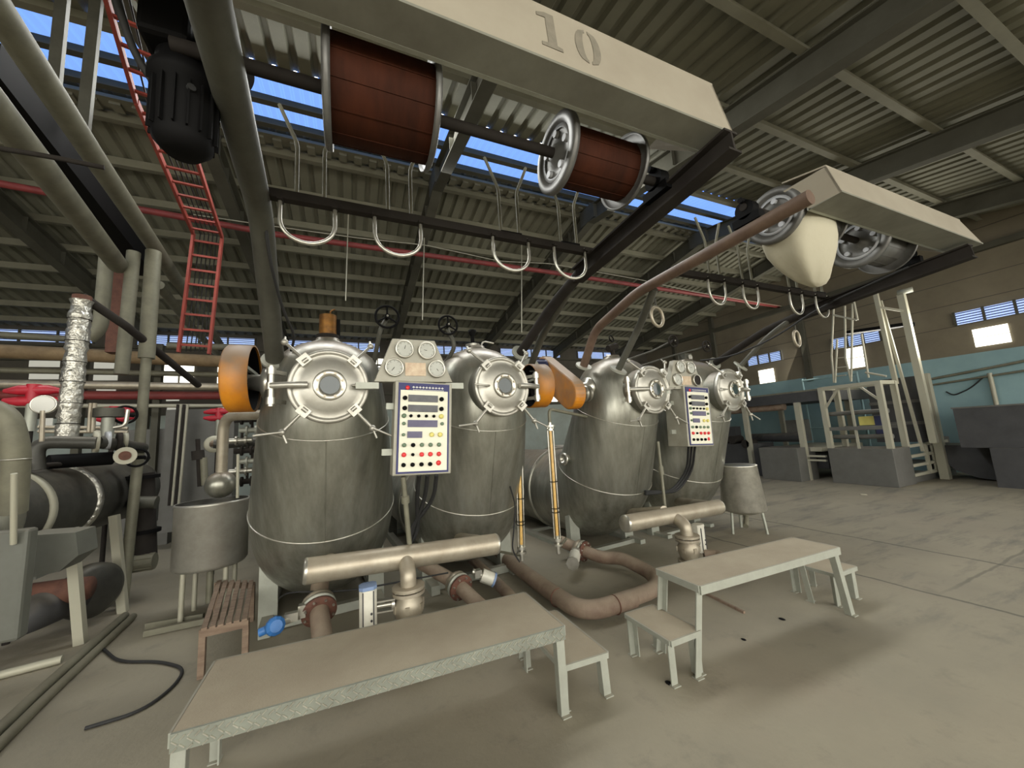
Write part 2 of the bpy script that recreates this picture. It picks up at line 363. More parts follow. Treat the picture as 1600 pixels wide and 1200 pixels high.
# ridge flashing under the lower edge of the skylight
fl = MB().box(((XL + XR) / 2, RY + 0.12, RH - 0.08), (XR - XL, 0.2, 0.05))
x = XL
while x < XR: fl.box((x, RY + 0.16, RH - 0.12), (0.12, 0.16, 0.05)); x += 0.24
trim(fl, 'purlin')
for x in (-8.7, -5.3, -1.9, 1.5, 4.9, 8.3, 11.7):
    mb = MB()
    for (ya, yb) in ((RY, YF), (RY, YN)):
        a = Vector((x, ya, rz(ya) - 0.33)); b = Vector((x, yb, rz(yb) - 0.30)); mb.ibeam(a, b, 0.18, 0.36, 0.018)
    mb.box((x, RY, RH - 0.34), (0.2, 0.5, 0.34))
    for k in range(9): mb.box((x, 4.0 + k * 1.0 if k else RY - 2.3, rz(4.0 + k) - 0.3 if k else rz(RY - 2.3) - .3), (0.15, 0.012, 0.27))
    trim(mb, 'rafter')
    if x < -2 or x > 9: trim(MB().ibeam((x, YF - 0.25, 0), (x, YF - 0.25, rz(YF) - 0.2), 0.2, 0.25, 0.016), 'rafter')
MB().prism([Vector((XL, YN, 0)), Vector((XL, YF, 0)), Vector((XL, YF, rz(YF) + .04)), Vector((XL, RY, RH + .04)), Vector((XL, YN, rz(YN) + .04))], (-.1, 0, 0), (0, 0, 0)).build('wall_left', 'farwall', kind='structure')
# far wall
z1 = rz(YF)
MB().box(((XL + XR) / 2, YF + 0.06, (z1 + 2.83) / 2), (XR - XL, 0.12, z1 - 2.67)).build('wall_far', 'farwall', kind='structure')
MB().box(((XL + XR) / 2, YF + 0.05, 1.375), (XR - XL, 0.14, 2.75)).build('wall_far_lower', 'palewall', kind='structure')
girts = MB()
for z in (2.8, 3.3, 4.35, 4.75): girts.box(((XL + XR) / 2, YF - 0.05, z), (XR - XL, 0.08, 0.06))
trim(girts, 'rafter')
wn = 2
def window(poly_builder, frame_builder=None):
    global wn
    poly_builder.build('window_%d' % wn, 'pane', kind='structure'); wn += 1
def louvre_strip(c, ax, wd, ht, nb):
    """framed strip of slats along axis ax ('x' or 'y') seen from inside"""
    global wn
    c = Vector(c); gl = MB(); sl = MB(); fr = MB()
    d = (lambda a, t, h: (a, t, h)) if ax == 'x' else (lambda a, t, h: (t, a, h))
    gl.box(c, d(wd, 0.01, ht)); o = gl.build('window_%d' % wn, 'louvreglow', kind='structure'); wn += 1
    inn = Vector((0, -0.03, 0)) if ax == 'x' else Vector((-0.03, 0, 0))
    m = max(4, int(ht / 0.055))
    for k in range(m): sl.box(c + inn + Vector((0, 0, -ht / 2 + (k + 0.5) * ht / m)), d(wd, 0.03, ht / m * 0.38))
    sl.build('slats', 'louvre', o)
    for k in range(nb + 1):
        off = -wd / 2 + wd * k / nb; fr.box(c + inn * 1.3 + (Vector((off, 0, 0)) if ax == 'x' else Vector((0, off, 0))), d(0.04, 0.05, ht + 0.04))
    fr.build('window_frame', 'rafter', o)
for xc in (-11.8, -8.0, -4.2, -0.4, 3.4, 7.2, 11.0):
    louvre_strip((xc, YF - 0.02, 5.0), 'x', 2.9, 0.3, 4)
for (px, py, wd, ht) in ((280, 582, 0.72, 0.80), (350, 586, 0.34, 0.8), (590, 575, 0.6, 0.7), (858, 612, 0.8, 0.9), (956, 566, 0.6, 0.8)):
    p = at_y(px, py, YF - 0.02); mb = MB()
    for i in (-1, 1):
        for j in (-1, 1): mb.box(p + Vector((i * wd * 0.26, 0, j * ht * 0.26)), (wd * 0.44, 0.02, ht * 0.44))
    mb.build('window_%d' % wn, 'pane', kind='structure'); wn += 1
M['dimpane'] = mat('dim_pane', (190, 190, 180), 0.5, 0.0, emit=(206, 204, 190), estr=0.45)
for (px, py, wd, ht) in ((70, 567, 0.58, 0.22), (69, 588, 0.56, 0.16), (166, 571, 0.5, 0.18), (165, 590, 0.5, 0.16), (166, 609, 0.4, 0.08), (72, 658, 0.25, 0.28), (270, 650, 0.28, 0.6), (270, 624, 0.3, 0.1), (155, 657, .2, .25), (350, 637, .3, .12)):
    p = at_y(px, py, YF - 0.03); MB().box(p, (wd, 0.02, ht)).build('window_%d' % wn, 'dimpane', kind='structure'); wn += 1
# gable wall on the right
def gable_poly(zlo):
    return [Vector((XR, YN, zlo)), Vector((XR, YF, zlo)), Vector((XR, YF, rz(YF) + .04)), Vector((XR, RY, RH + .04)), Vector((XR, YN, rz(YN) + .04))]
MB().prism(gable_poly(2.83), (0, 0, 0), (0.15, 0, 0)).build('wall_right', 'wallupper', kind='structure')
MB().box((XR + 0.05, (YN + YF) / 2, 1.415), (0.16, YF - YN, 2.83)).build('wall_right_lower', 'teal', kind='structure')
for z in (3.55, 4.1, 4.65, 5.2, 5.75): trim(MB().box((XR - 0.004, (YN + YF) / 2 + .5, z), (0.01, (YF - YN) * (0.98 if z < 4.8 else 0.6), 0.014)), 'farwall')
for y in (12.2, 10.2, 7.0, 1.0): trim(MB().box((XR - 0.06, y, rz(y) / 2 + 1.3), (0.12, 0.16, rz(y) - 2.8)), 'rafter')
trim(MB().box((XR - 0.08, (YN + YF) / 2, 5.25), (0.14, YF - YN, 0.14)), 'rafter')
for (pa, pb) in (((1168, 560), (1221, 549)), ((1300, 533), (1375, 514)), ((1490, 488), (1640, 457))):
    a = at_x(*pa, XR - 0.02); b = at_x(*pb, XR - 0.02)
    louvre_strip((XR - 0.02, (a.y + b.y) / 2, 3.72), 'y', abs(a.y - b.y), 0.3, 3)
for (pa, pb) in (((1188, 600), (1208, 575)), ((1326, 577), (1348, 540)), ((1525, 543), (1574, 505))):
    a = at_x(*pa, XR - 0.02); b = at_x(*pb, XR - 0.02)
    mb = MB(); zc = (a.z + b.z) / 2; hh = abs(b.z - a.z); yc = (a.y + b.y) / 2
    mb.box((XR - 0.02, yc, zc + hh * .25), (0.02, abs(a.y - b.y), hh * .46)); mb.box((XR - 0.02, yc, zc - hh * .25), (0.02, abs(a.y - b.y), hh * .46))
    mb.build('window_%d' % wn, 'pane', kind='structure'); wn += 1
# service pipes on the teal wall
MB().tube([at_x(1430, 597, XR - 0.1), at_x(1520, 580, XR - 0.1), at_x(1660, 552, XR - 0.1)], 0.03, 8).build('wall_pipe', 'gpipe', label='upper thin grey pipe running along the teal gable wall', cat='pipe')
MB().tube([at_x(1440, 604, XR - 0.12), at_x(1530, 590, XR - 0.12), at_x(1660, 570, XR - 0.12)], 0.025, 8).build('wall_pipe', 'gpipe', label='lower thin grey pipe running along the teal gable wall', cat='pipe')
MB().cyl(at_x(1546, 583, XR - 0.12), at_x(1562, 655, XR - 0.12), 0.04).build('conduit', 'rail', label='pale upright conduit on the teal wall above the dark cart', cat='pipe')
MB().tube(fillet([at_x(1478, 612, XR - 0.1), at_x(1490, 618, XR - 0.1), at_x(1515, 608, XR - 0.1), at_x(1536, 590, XR - 0.1)], .3), 0.015, 6).build('wall_cable', 'rubber', label='sagging dark cable hanging against the teal wall', cat='cable')

# ================================================================== OPERATOR PLATFORMS
def platform(name, label, x0, x1, yn0, yn1, yb0, yb1, z, eh, plate, splay):
    """yn: near edge at x0 / x1, yb: back edge"""
    t = thing(name, label, 'platform', ((x0 + x1) / 2, (yn0 + yb1) / 2, 0))
    c = [V(x0, yn0, z), V(x1, yn1, z), V(x1, yb1, z), V(x0, yb0, z)]
    MB().prism(c, (0, 0, -0.02), (0, 0, 0)).build('tread_plate', 'tread', t)
    ed = MB(); 
    ed.beam(c[0] - V(0, 0.006, eh / 2), c[1] - V(0, 0.006, eh / 2), 0.012, eh)
    fr = ed.build('front_edge', plate, t)
    if plate == 'check':
        mb = MB(); d = (c[1] - c[0]); L_ = d.length; d.normalize(); k = int(L_ / 0.026)
        for i in range(k):
            p = c[0] + d * (0.015 + i * 0.026) - V(0, 0.014, 0)
            for (dz, s) in ((-0.018, 1), (-0.05, -1)) if i % 2 else ((-0.034, -1), (-0.010, 1), (-0.060, 1)):
                a = p + V(0, 0, dz); e = d * 0.009 + V(0, 0, 0.008 * s); mb.beam(a - e, a + e, 0.0045, 0.006, (0, 1, 0))
        mb.build('raised_pattern', 'bright', fr)
    MB().beam(c[1] + V(0.004, 0, -eh * .4), c[2] + V(0.004, 0, -eh * .4), 0.012, eh * .8).build('end_edge', 'galv', t)
    MB().beam(c[0] + V(-0.004, 0, -eh * .4), c[3] + V(-0.004, 0, -eh * .4), 0.012, eh * .8).build('end_edge', 'galv', t)
    MB().beam(c[3] + V(0, 0.004, -eh * .35), c[2] + V(0, 0.004, -eh * .35), 0.012, eh * .7).build('back_edge', 'galv', t)
    for i, p in enumerate(c):
        sx = -1 if i in (0, 3) else 1; q = p + V(-sx * 0.02, 0.02 if i < 2 else -0.02, -0.02); foot = V(q.x + sx * splay, q.y, 0)
        lg = MB(); lg.beam(q + V(0, 0, 0), foot, 0.05, 0.008, (0, 1, 0)); lg.beam(q + V(-sx * .022, 0.02 if i < 2 else -.02, 0), foot + V(-sx * .022, .02 if i < 2 else -.02, 0), 0.008, 0.045, (0, 1, 0))
        lg.box(foot + V(0, 0.0, 0.003), (0.055, 0.05, 0.006)); lg.build('leg', 'galv', t)
    return t
platform('work_platform', 'long dusty metal platform with bright checker plate front edge, nearest the viewer', -0.665, 1.14, 2.13, 2.04, 2.69, 2.57, 0.48, 0.07, 'check', 0.0)
platform('work_platform', 'long dusty grey metal platform with plain edge in front of the two right vessels', 2.10, 3.60, 1.91, 1.85, 2.28, 2.19, 0.54, 0.055, 'galv', 0.10)
platform('step_stool', 'low metal step tucked against the right end of the checker edged platform', 1.13, 1.44, 2.08, 2.06, 2.70, 2.68, 0.25, 0.032, 'galv', 0.01)
platform('step_stool', 'low metal step standing at the left end of the plain grey platform', 1.82, 2.08, 1.93, 1.93, 2.34, 2.34, 0.27, 0.034, 'galv', 0.0)
platform('step_stool', 'low metal step half hidden behind the right end of the plain grey platform', 3.74, 4.06, 1.98, 1.98, 2.36, 2.36, 0.27, 0.034, 'galv', 0.0)
# wooden slatted stand
c = [at_z(312, 985, .34), at_z(388, 968, .34), at_z(398, 908, .34), at_z(338, 908, .34)]
t = thing('slatted_stand', 'small brown wooden slatted stand beside the left vessel foot', 'stand', ((c[0] + c[2]) / 2).to_tuple()[:2] + (0,))
sl = 6
for k in range(sl):
    a = c[0].lerp(c[1], (k + .5) / sl); b = c[3].lerp(c[2], (k + .5) / sl); MB().beam(a, b, (c[1] - c[0]).length / sl * .72, 0.02).build('slat', 'wood', t)
MB().beam(c[0] - V(0, -.02, .03), c[1] - V(0, -.02, .03), 0.03, 0.05).build('front_rail', 'wood', t)
MB().beam(c[3] - V(0, .02, .03), c[2] - V(0, .02, .03), 0.03, 0.05).build('back_rail', 'wood', t)
for p in c: q = p.lerp((c[0] + c[2]) / 2, .1); MB().beam(V(q.x, q.y, 0), V(q.x, q.y, .33), .04, .04).build('leg', 'wood', t)

# ================================================================== DYEING VESSELS
def ring_path():
    P = []   # y, z, angle, r
    for (y, r) in ((4.74, .06), (4.70, .28), (4.60, .44), (4.42, .55), (4.2, .585), (3.0, .585), (1.9, .60)): P.append((y, .75, 180, r))
    y, z, a = 1.43, .75, 180.0; P.append((y, z, a, .61))
    def turn(y, z, a, da, R_, k, r0, r1):
        for i in range(k):
            am = math.radians(a - da / k / 2); ds = R_ * math.radians(da / k); y += math.cos(am) * ds; z += math.sin(am) * ds; a -= da / k
            P.append((y, z, a, r0 + (r1 - r0) * (i + 1) / k))
        return y, z, a
    y, z, a = turn(y, z, a, 67, .5, 9, .61, .625); i_low = len(P) - 1
    for i in range(4): y -= .391 * .215; z += .92 * .215; P.append((y, z, a, .625 - .09 * (i + 1) / 4))
    i_up = len(P) - 1
    y, z, a = turn(y, z, a, 23, .35, 4, .533, .505)
    z0 = z
    for i in range(3): z += (2.20 - z0) / 3; P.append((y, z, 90, .505 - .01 * (i + 1)))
    for i in range(1, 9): t = i / 8 * PI / 2; P.append((y, 2.20 + .36 * math.sin(t), 90, max(.47 * math.cos(t), .015)))
    return P, i_low, i_up
PATH, ILOW, IUP = ring_path()
HY = [p for p in PATH if p[2] == 90][0][0]     # head centre y
def ringpts(p, n, dr=0.0):
    y, z, a, r = p; a = math.radians(a); r += dr
    return [Vector((r * math.cos(2 * PI * i / n), y - math.sin(a) * r * math.sin(2 * PI * i / n), z + math.cos(a) * r * math.sin(2 * PI * i / n))) for i in range(n)]
def make_vessel(label, loc, s):
    """s = -1 hinge on the left, +1 hinge on the right; local y = 0 is the door plane"""
    t = thing('dyeing_vessel', label, 'vessel', loc, math.radians(4), local=True)
    n = 56; vs = []; fs = []
    for p in PATH: vs += ringpts(p, n)
    for k in range(len(PATH) - 1):
        for i in range(n): fs.append((k * n + i, k * n + (i + 1) % n, (k + 1) * n + (i + 1) % n, (k + 1) * n + i))
    body = MB().add(vs, fs, True).build('vessel_body', 'vessel', t)
    for ip in (ILOW, IUP): MB().tube(ringpts(PATH[ip], 64, 0.001), 0.006, 6, closed=True).build('weld_seam', 'bright', body)
    MB().lathe([(.585, 0), (.635, 0), (.635, .03), (.585, .03)], (0, 2.0, .75), (0, 1, 0), 48).build('drum_flange', 'vessel', t)
    # longitudinal weld
    MB().tube([V(-.02, p[0] - math.sin(math.radians(p[2])) * p[3] * 1.002, p[1] + math.cos(math.radians(p[2])) * p[3] * 1.002) for p in PATH[ILOW:IUP + 1]], 0.004, 6).build('weld_seam', 'vessel', body)
    # manhole
    Z = 2.055; C = V(0, 0, Z)
    MB().lathe([(.27, .30), (.27, .03)], C, (0, 1, 0), 40).build('manhole_neck', 'vessel', t)
    dr = MB().lathe([(.272, .035), (.284, .035), (.289, .02), (.289, -.02), (.283, -.03), (.262, -.032), (.255, -.022), (.245, -.018), (.20, -.04), (.15, -.058), (.10, -.068), (.0, -.07)], C, (0, 1, 0), 56).build('manhole_door', 'door', t)
    MB().lathe([(.118, -.06), (.118, -.085), (.112, -.09), (.072, -.09), (.068, -.075)], C, (0, 1, 0), 40).build('sight_flange', 'bright', dr)
    MB().lathe([(.070, -.078), (.0, -.080)], C, (0, 1, 0), 32).build('sight_glass', 'glass', dr)
    for k in range(8):
        a = 2 * PI * (k + .5) / 8; MB().cyl(C + V(.093 * math.cos(a), -.088, .093 * math.sin(a)), C + V(.093 * math.cos(a), -.104, .093 * math.sin(a)), .010, n=6).build('bolt', 'pipe', dr)
    # hinge
    hx = s * .385
    hg = MB().cyl(C + V(hx, -.01, -.15), C + V(hx, -.01, .15), .022)
    for dz in (-.11, .0, .11): hg.cyl(C + V(hx, -.01, dz - .025), C + V(hx, -.01, dz + .025), .032)
    hg.beam(C + V(hx, 0.0, .11), C + V(hx * .8, .12, .11), .03, .03).beam(C + V(hx, 0.0, -.11), C + V(hx * .8, .12, -.11), .03, .03)
    hg.build('hinge', 'bright', t)
    MB().tube(fillet([C + V(hx, -.03, 0), C + V(s * .24, -.085, 0), C + V(s * .15, -.085, 0)], .05), .024, 12).build('door_arm', 'door', t)
    MB().tube([C + V(-s * .16, -.07, 0), C + V(-s * .2, -.10, -.005), C + V(-s * .31, -.08, .012)], .009, 8).build('door_handle', 'bright', dr)
    for (k, a) in enumerate((48, 132, 228, 312)):
        a = math.radians(a); d = V(math.cos(a), 0, math.sin(a)); q = V(-math.sin(a), 0, math.cos(a))
        cl = MB()
        cl.add(*boxf(C + d * .262 + V(0, -.045, 0), d, q, .07, .085, .05))
        cl.cyl(C + d * .25 + V(0, -.075, 0) - q * .02, C + d * .25 + V(0, -.075, 0) + q * .02, .015)
        co = cl.build('swing_clamp', 'door', t)
        e = C + d * .46 + V(0, .02 if a < PI else -.05, 0)
        MB().tube([C + d * .29 + V(0, -.06, 0), e], .012, 8).build('clamp_screw', 'door', co)
        hb = MB().sphere(e, .026, 12)
        dd = V(-1, 0, -.1) if d.x < 0 else V(.9, 0, -.45)
        if a > PI: hb.tube([e - V(0, .02, 0), e + dd * .17 + V(0, -.03, 0)], .008, 8).tube([e, e + V(.03, 0, -.08)], .010, 8)
        else: hb.tube([e, e + V(0, .05, .05)], .01, 8)
        hb.build('clamp_handle', 'door', co)
    # top nozzle pad
    MB().lathe([(.14, 0), (.14, .03), (.10, .05), (.10, .07), (0, .07)], (0, HY, 2.52), (0, 0, 1), 28).build('top_nozzle', 'vessel', t)
    # drive shaft boss on the side of the head
    MB().lathe([(.13, 0), (.13, .04), (.07, .06), (.05, .14), (0, .14)], (s * .46, HY - .02, 2.16), (s, 0, 0), 28).build('shaft_boss', 'bright', t)
    for sx in (-1, 1):
        MB().box((sx * .47, 1.15, .33), (.15, .10, .66)).build('support_leg', 'galv', t)
        MB().box((sx * .42, 3.6, .2), (.12, .10, .4)).build('support_leg', 'beam', t)
    bf = MB()
    for sx in (-1, 1): bf.beam((sx * .47, .85, .05), (sx * .47, 3.9, .05), .09, .09)
    for yy in (1.0, 2.4, 3.8): bf.beam((-.47, yy, .05), (.47, yy, .05), .08, .08)
    bf.build('base_frame', 'galv', t)
    return t
def boxf(c, a, b, la, lb, lt):
    n_ = a.cross(b).normalized(); vs = [c + a * (i * la / 2) + b * (j * lb / 2) + n_ * (k * lt / 2) for i in (-1, 1) for j in (-1, 1) for k in (-1, 1)]
    return vs, [(0, 1, 3, 2), (4, 6, 7, 5), (0, 4, 5, 1), (2, 3, 7, 6), (0, 2, 6, 4), (1, 5, 7, 3)]
VL = [((-.136, 3.2, 0), -1, 'leftmost stained steel dyeing vessel with large round manhole door'),
      ((1.345, 3.27, 0), 1, 'second steel dyeing vessel from the left, right of the first control box'),
      ((3.28, 3.33, -.04), -1, 'third steel dyeing vessel, leaning neck beside the orange capsule shaped guard'),
      ((4.69, 3.37, -.05), 1, 'rightmost and farthest steel dyeing vessel, beside the small conical tank')]
VS = [make_vessel(l, p, s) for (p, s, l) in VL]
def vw(i, x, y, z):
    """point in vessel i's frame, in world space"""
    p = VL[i][0]; r = rotz(math.radians(4)) @ Vector((x, y, 0)); return Vector((p[0] + r.x, p[1] + r.y, p[2] + z))
# fittings on the vessel heads
p = vw(0, 0, HY, 2.58)
t = thing('safety_valve', 'brown and brass cylindrical valve standing on the leftmost vessel', 'valve', p)
MB().cyl(p, p + V(0, 0, .24), .075).build('valve_body', 'brass', t); MB().disc(p + V(0, 0, .03), (0, 0, 1), .1, .03).build('flange', 'darkbeam', t)
MB().box(p + V(.07, .02, .12), (.07, .05, .18)).build('side_box', 'black', t); MB().tube(fillet([p + V(.02, 0, .24), p + V(.02, 0, .29), p + V(.06, 0, .31)], .02), .008, 8).build('pull_loop', 'brass', t)
p = vw(1, -.03, HY, 2.58)
t = thing('safety_valve', 'slim black valve standing on the second vessel', 'valve', p)
MB().disc(p + V(0, 0, .02), (0, 0, 1), .08, .03).build('flange', 'bright', t); MB().cyl(p, p + V(0, 0, .17), .022).build('stem', 'black', t); MB().lathe([(.022, .13), (.04, .17), (.045, .2), (0, .2)], p, (0, 0, 1), 20).build('cap', 'black', t)
MB().tube(fillet([p + V(.09, 0, 0), p + V(.12, 0, .08), p + V(.25, 0, .06)], .05), .01, 8).build('drain_tube', 'bright', t)
p = vw(2, -.02, HY - .05, 2.52)
t = thing('safety_valve', 'dark angled valve cluster on the third vessel', 'valve', p)
MB().cyl(p, p + V(0, 0, .22), .03).build('stem', 'darkbeam', t); MB().cyl(p + V(-.07, 0, .16), p + V(.07, 0, .2), .045).build('valve_body', 'darkbeam', t); MB().torus(p + V(0, 0, .3), (.3, -1, .2), .045, .008, 20).build('wheel', 'black', t)
p = vw(3, 0, HY, 2.52)
t = thing('safety_valve', 'grey boxed valve on top of the rightmost vessel', 'valve', p)
MB().box(p + V(0, 0, .1), (.15, .12, .12)).build('valve_body', 'beam', t); MB().cyl(p, p + V(0, 0, .05), .06).build('flange', 'bright', t); MB().cyl(p + V(.02, -.08, .1), p + V(.02, -.02, .1), .04).build('cap', 'bright', t)
# handwheels
def handwheel(label, hub, foot, r, bend, m='black', stemr=.022):
    hub = Vector(hub); foot = Vector(foot); t = thing('handwheel', label, 'handwheel', foot)
    w_ = MB().torus(hub, (0, 1, 0), r, .011, 36, 8)
    for k in range(3): a = PI / 2 + k * 2 * PI / 3; w_.tube([hub, hub + V(math.cos(a) * r, 0, math.sin(a) * r)], .009, 8)
    w_.build('wheel', m, t); MB().cyl(hub + V(0, -.03, 0), hub + V(0, .03, 0), .022).build('hub', m, t); MB().sphere(hub + V(0, -.035, 0), .011, 10).build('hub_nut', 'bright', t)
    MB().tube(fillet([hub + V(0, .03, 0), hub + V(0, .09, 0), Vector(bend), foot], .08), stemr, 10).build('stem', 'beam', t)
handwheel('black handwheel on a bent tube at the right shoulder of the leftmost vessel', at_y(605, 495, 3.55), vw(0, .40, HY - .05, 2.36), .105, at_y(594, 515, 3.6))
handwheel('black handwheel on a bent tube at the left shoulder of the second vessel', at_y(700, 508, 3.6), vw(1, -.38, HY - .05, 2.36), .095, at_y(712, 540, 3.65))
handwheel('small handwheel on a long stem reaching over from the third vessel', at_y(1052, 533, 3.9), vw(2, .1, HY, 2.5), .085, at_y(1020, 548, 3.95), 'darkbeam', .012)
handwheel('small handwheel on a long stem nearest the rightmost vessel', at_y(1104, 541, 4.0), vw(2, .3, HY, 2.42), .085, at_y(1050, 556, 4.0), 'darkbeam', .012)
# porthole on the third vessel
p = vw(2, -.60, .97, 1.27); ax = V(-1, -.25, .1)
t = thing('side_nozzle', 'small flanged nozzle on the left flank of the third vessel', 'nozzle', p)
MB().cyl(p - ax.normalized() * -.0 + V(.1, 0, 0), p + ax.normalized() * .05, .055).build('neck', 'vessel', t); MB().lathe([(.045, .05), (.08, .05), (.08, .075), (.045, .075), (.04, .05), (0, .05)], p, ax, 28).build('flange', 'bright', t)

# ------------------------------------------------------------------ orange guards of the reel drives
def round_guard(label, cx, cy, cz, r, wd, s):
    """closed side toward s, open side shows the black sprocket"""
    t = thing('chain_guard', label, 'guard', (cx, cy, cz - r))
    MB().lathe([(r - .012, -s * wd / 2), (r, -s * wd / 2), (r, s * wd / 2 - s * .02), (r - .02, s * wd / 2), (0, s * wd / 2)], (cx, cy, cz), (1, 0, 0), 48).build('guard_shell', 'orange', t)
    MB().lathe([(r - .014, -s * wd * .42), (r - .014, s * wd * .4), (0, s * wd * .4)], (cx, cy, cz), (1, 0, 0), 40).build('guard_lining', 'black', t)
    sp = MB().disc((cx, cy, cz), (1, 0, 0), r * .6, .03)
    for k in range(18): a = 2 * PI * k / 18; sp.box((cx, cy + r * .62 * math.cos(a), cz + r * .62 * math.sin(a)), (.02, .03, .03))
    sp.build('sprocket', 'darkbeam', t); MB().cyl((cx - s * .3, cy, cz), (cx + s * wd * .3, cy, cz), .035).build('shaft', 'bright', t)
    MB().box((cx - s * wd * .3, cy - .0, cz + r * .25), (.03, r * 1.7, .025)).build('stay', 'galv', t)
round_guard('round orange and grey chain guard at the left side of the leftmost vessel', -.83, 3.76, 2.205, .285, .19, -1)
round_guard('small round orange chain guard at the right side of the second vessel', 2.02, 3.83, 2.14, .255, .22, 1)
t = thing('chain_guard', 'long orange capsule shaped chain guard left of the third vessel', 'guard', (2.49, 3.82, 1.84))
a = V(2.42, 4.42, 2.44); b = V(2.42, 3.82, 2.04); r = .19; d = (b - a).normalized(); q = V(0, -d.z, d.y)
poly = [a + q * r * math.cos(u) - d * r * math.sin(u) for u in [PI * k / 14 for k in range(15)]] + [b - q * r * math.cos(u) + d * r * math.sin(u) for u in [PI * k / 14 for k in range(15)]]
MB().prism(poly, (0, 0, 0), (.15, 0, 0)).build('guard_shell', 'orange', t, bev=.02)
MB().cyl(b + V(.14, 0, 0), b + V(.35, 0, 0), .05).disc(b + V(.24, 0, 0), (1, 0, 0), .1, .03).disc(b + V(.30, 0, 0), (1, 0, 0), .1, .03).build('shaft_coupling', 'bright', t)
p = V(2.25, 4.3, 2.46); t2 = thing('drive_motor', 'dark blue drive motor behind the orange capsule guard', 'motor', p)
M['navymotor'] = mat('navy_motor', (44, 48, 78), .5, .1)
mb = MB().cyl(p + V(-.16, 0, 0), p + V(.16, 0, 0), .1)
for k in range(12): a_ = 2 * PI * k / 12; mb.box(p + V(0, .105 * math.cos(a_), .105 * math.sin(a_)), (.28, .012, .012))
mb.build('motor_body', 'navymotor', t2); MB().box(p + V(0, -.08, -.1), (.1, .1, .1)).build('terminal_box', 'navymotor', t2)

# ------------------------------------------------------------------ gauge panels and control boxes
def gauge_panel(label, c, dark_one=False):
    t = thing('gauge_panel', label, 'gauge panel', c, math.radians(3), local=True)
    hb, ht, H_ = .32, .175, .36
    MB().prism([V(-hb, 0, 0), V(hb, 0, 0), V(ht, 0, H_), V(-ht, 0, H_)], (0, 0, 0), (0, .07, 0)).build('panel_sheet', 'box', t, bev=.004)
    k = 0
    for (x, z) in ((-.085, .27), (.10, .265), (-.168, .115), (.178, .11)):
        k += 1; hole = dark_one and k == 4
        g = MB().lathe([(.062, .0), (.074, -.0), (.076, -.03), (.068, -.036), (.062, -.03)], (x, 0, z), (0, 1, 0), 32).build('gauge_bezel', 'bright', t)
        MB().lathe([(.063, -.024), (0, -.025)], (x, 0, z), (0, 1, 0), 28).build('dial', 'darkbeam' if hole else 'dial', g)
        if not hole:
            sc_ = MB(); nb = MB().tube([V(x, -.028, z), V(x + .03 * math.cos(k * 1.3), -.028, z + .03 * math.sin(k * 1.3 + .4))], .0018, 4)
            for j in range(9): a = math.radians(-45 + 270 * j / 8); sc_.beam(V(x + .048 * math.cos(a), -.027, z + .048 * math.sin(a)), V(x + .057 * math.cos(a), -.027, z + .057 * math.sin(a)), .002, .002)
            nb.build('needle', 'darkbeam', g); sc_.build('dial_marks', 'darkbeam', g)
    MB().box((.005, -.004, .105), (.17, .006, .11)).build('name_plate', 'plate', t)
    MB().box((-.37, .03, -.03), (.17, .05, .05)).build('support_bracket', 'galv', t); MB().box((.34, .03, -.03), (.16, .05, .05)).build('support_bracket', 'galv', t)
    return t
gauge_panel('grey gauge panel with four round dials between the two left vessels', (.505, 3.10, 2.075))
gauge_panel('grey gauge panel with one dark empty dial between the two right vessels', (3.86, 3.33, 2.02), True)
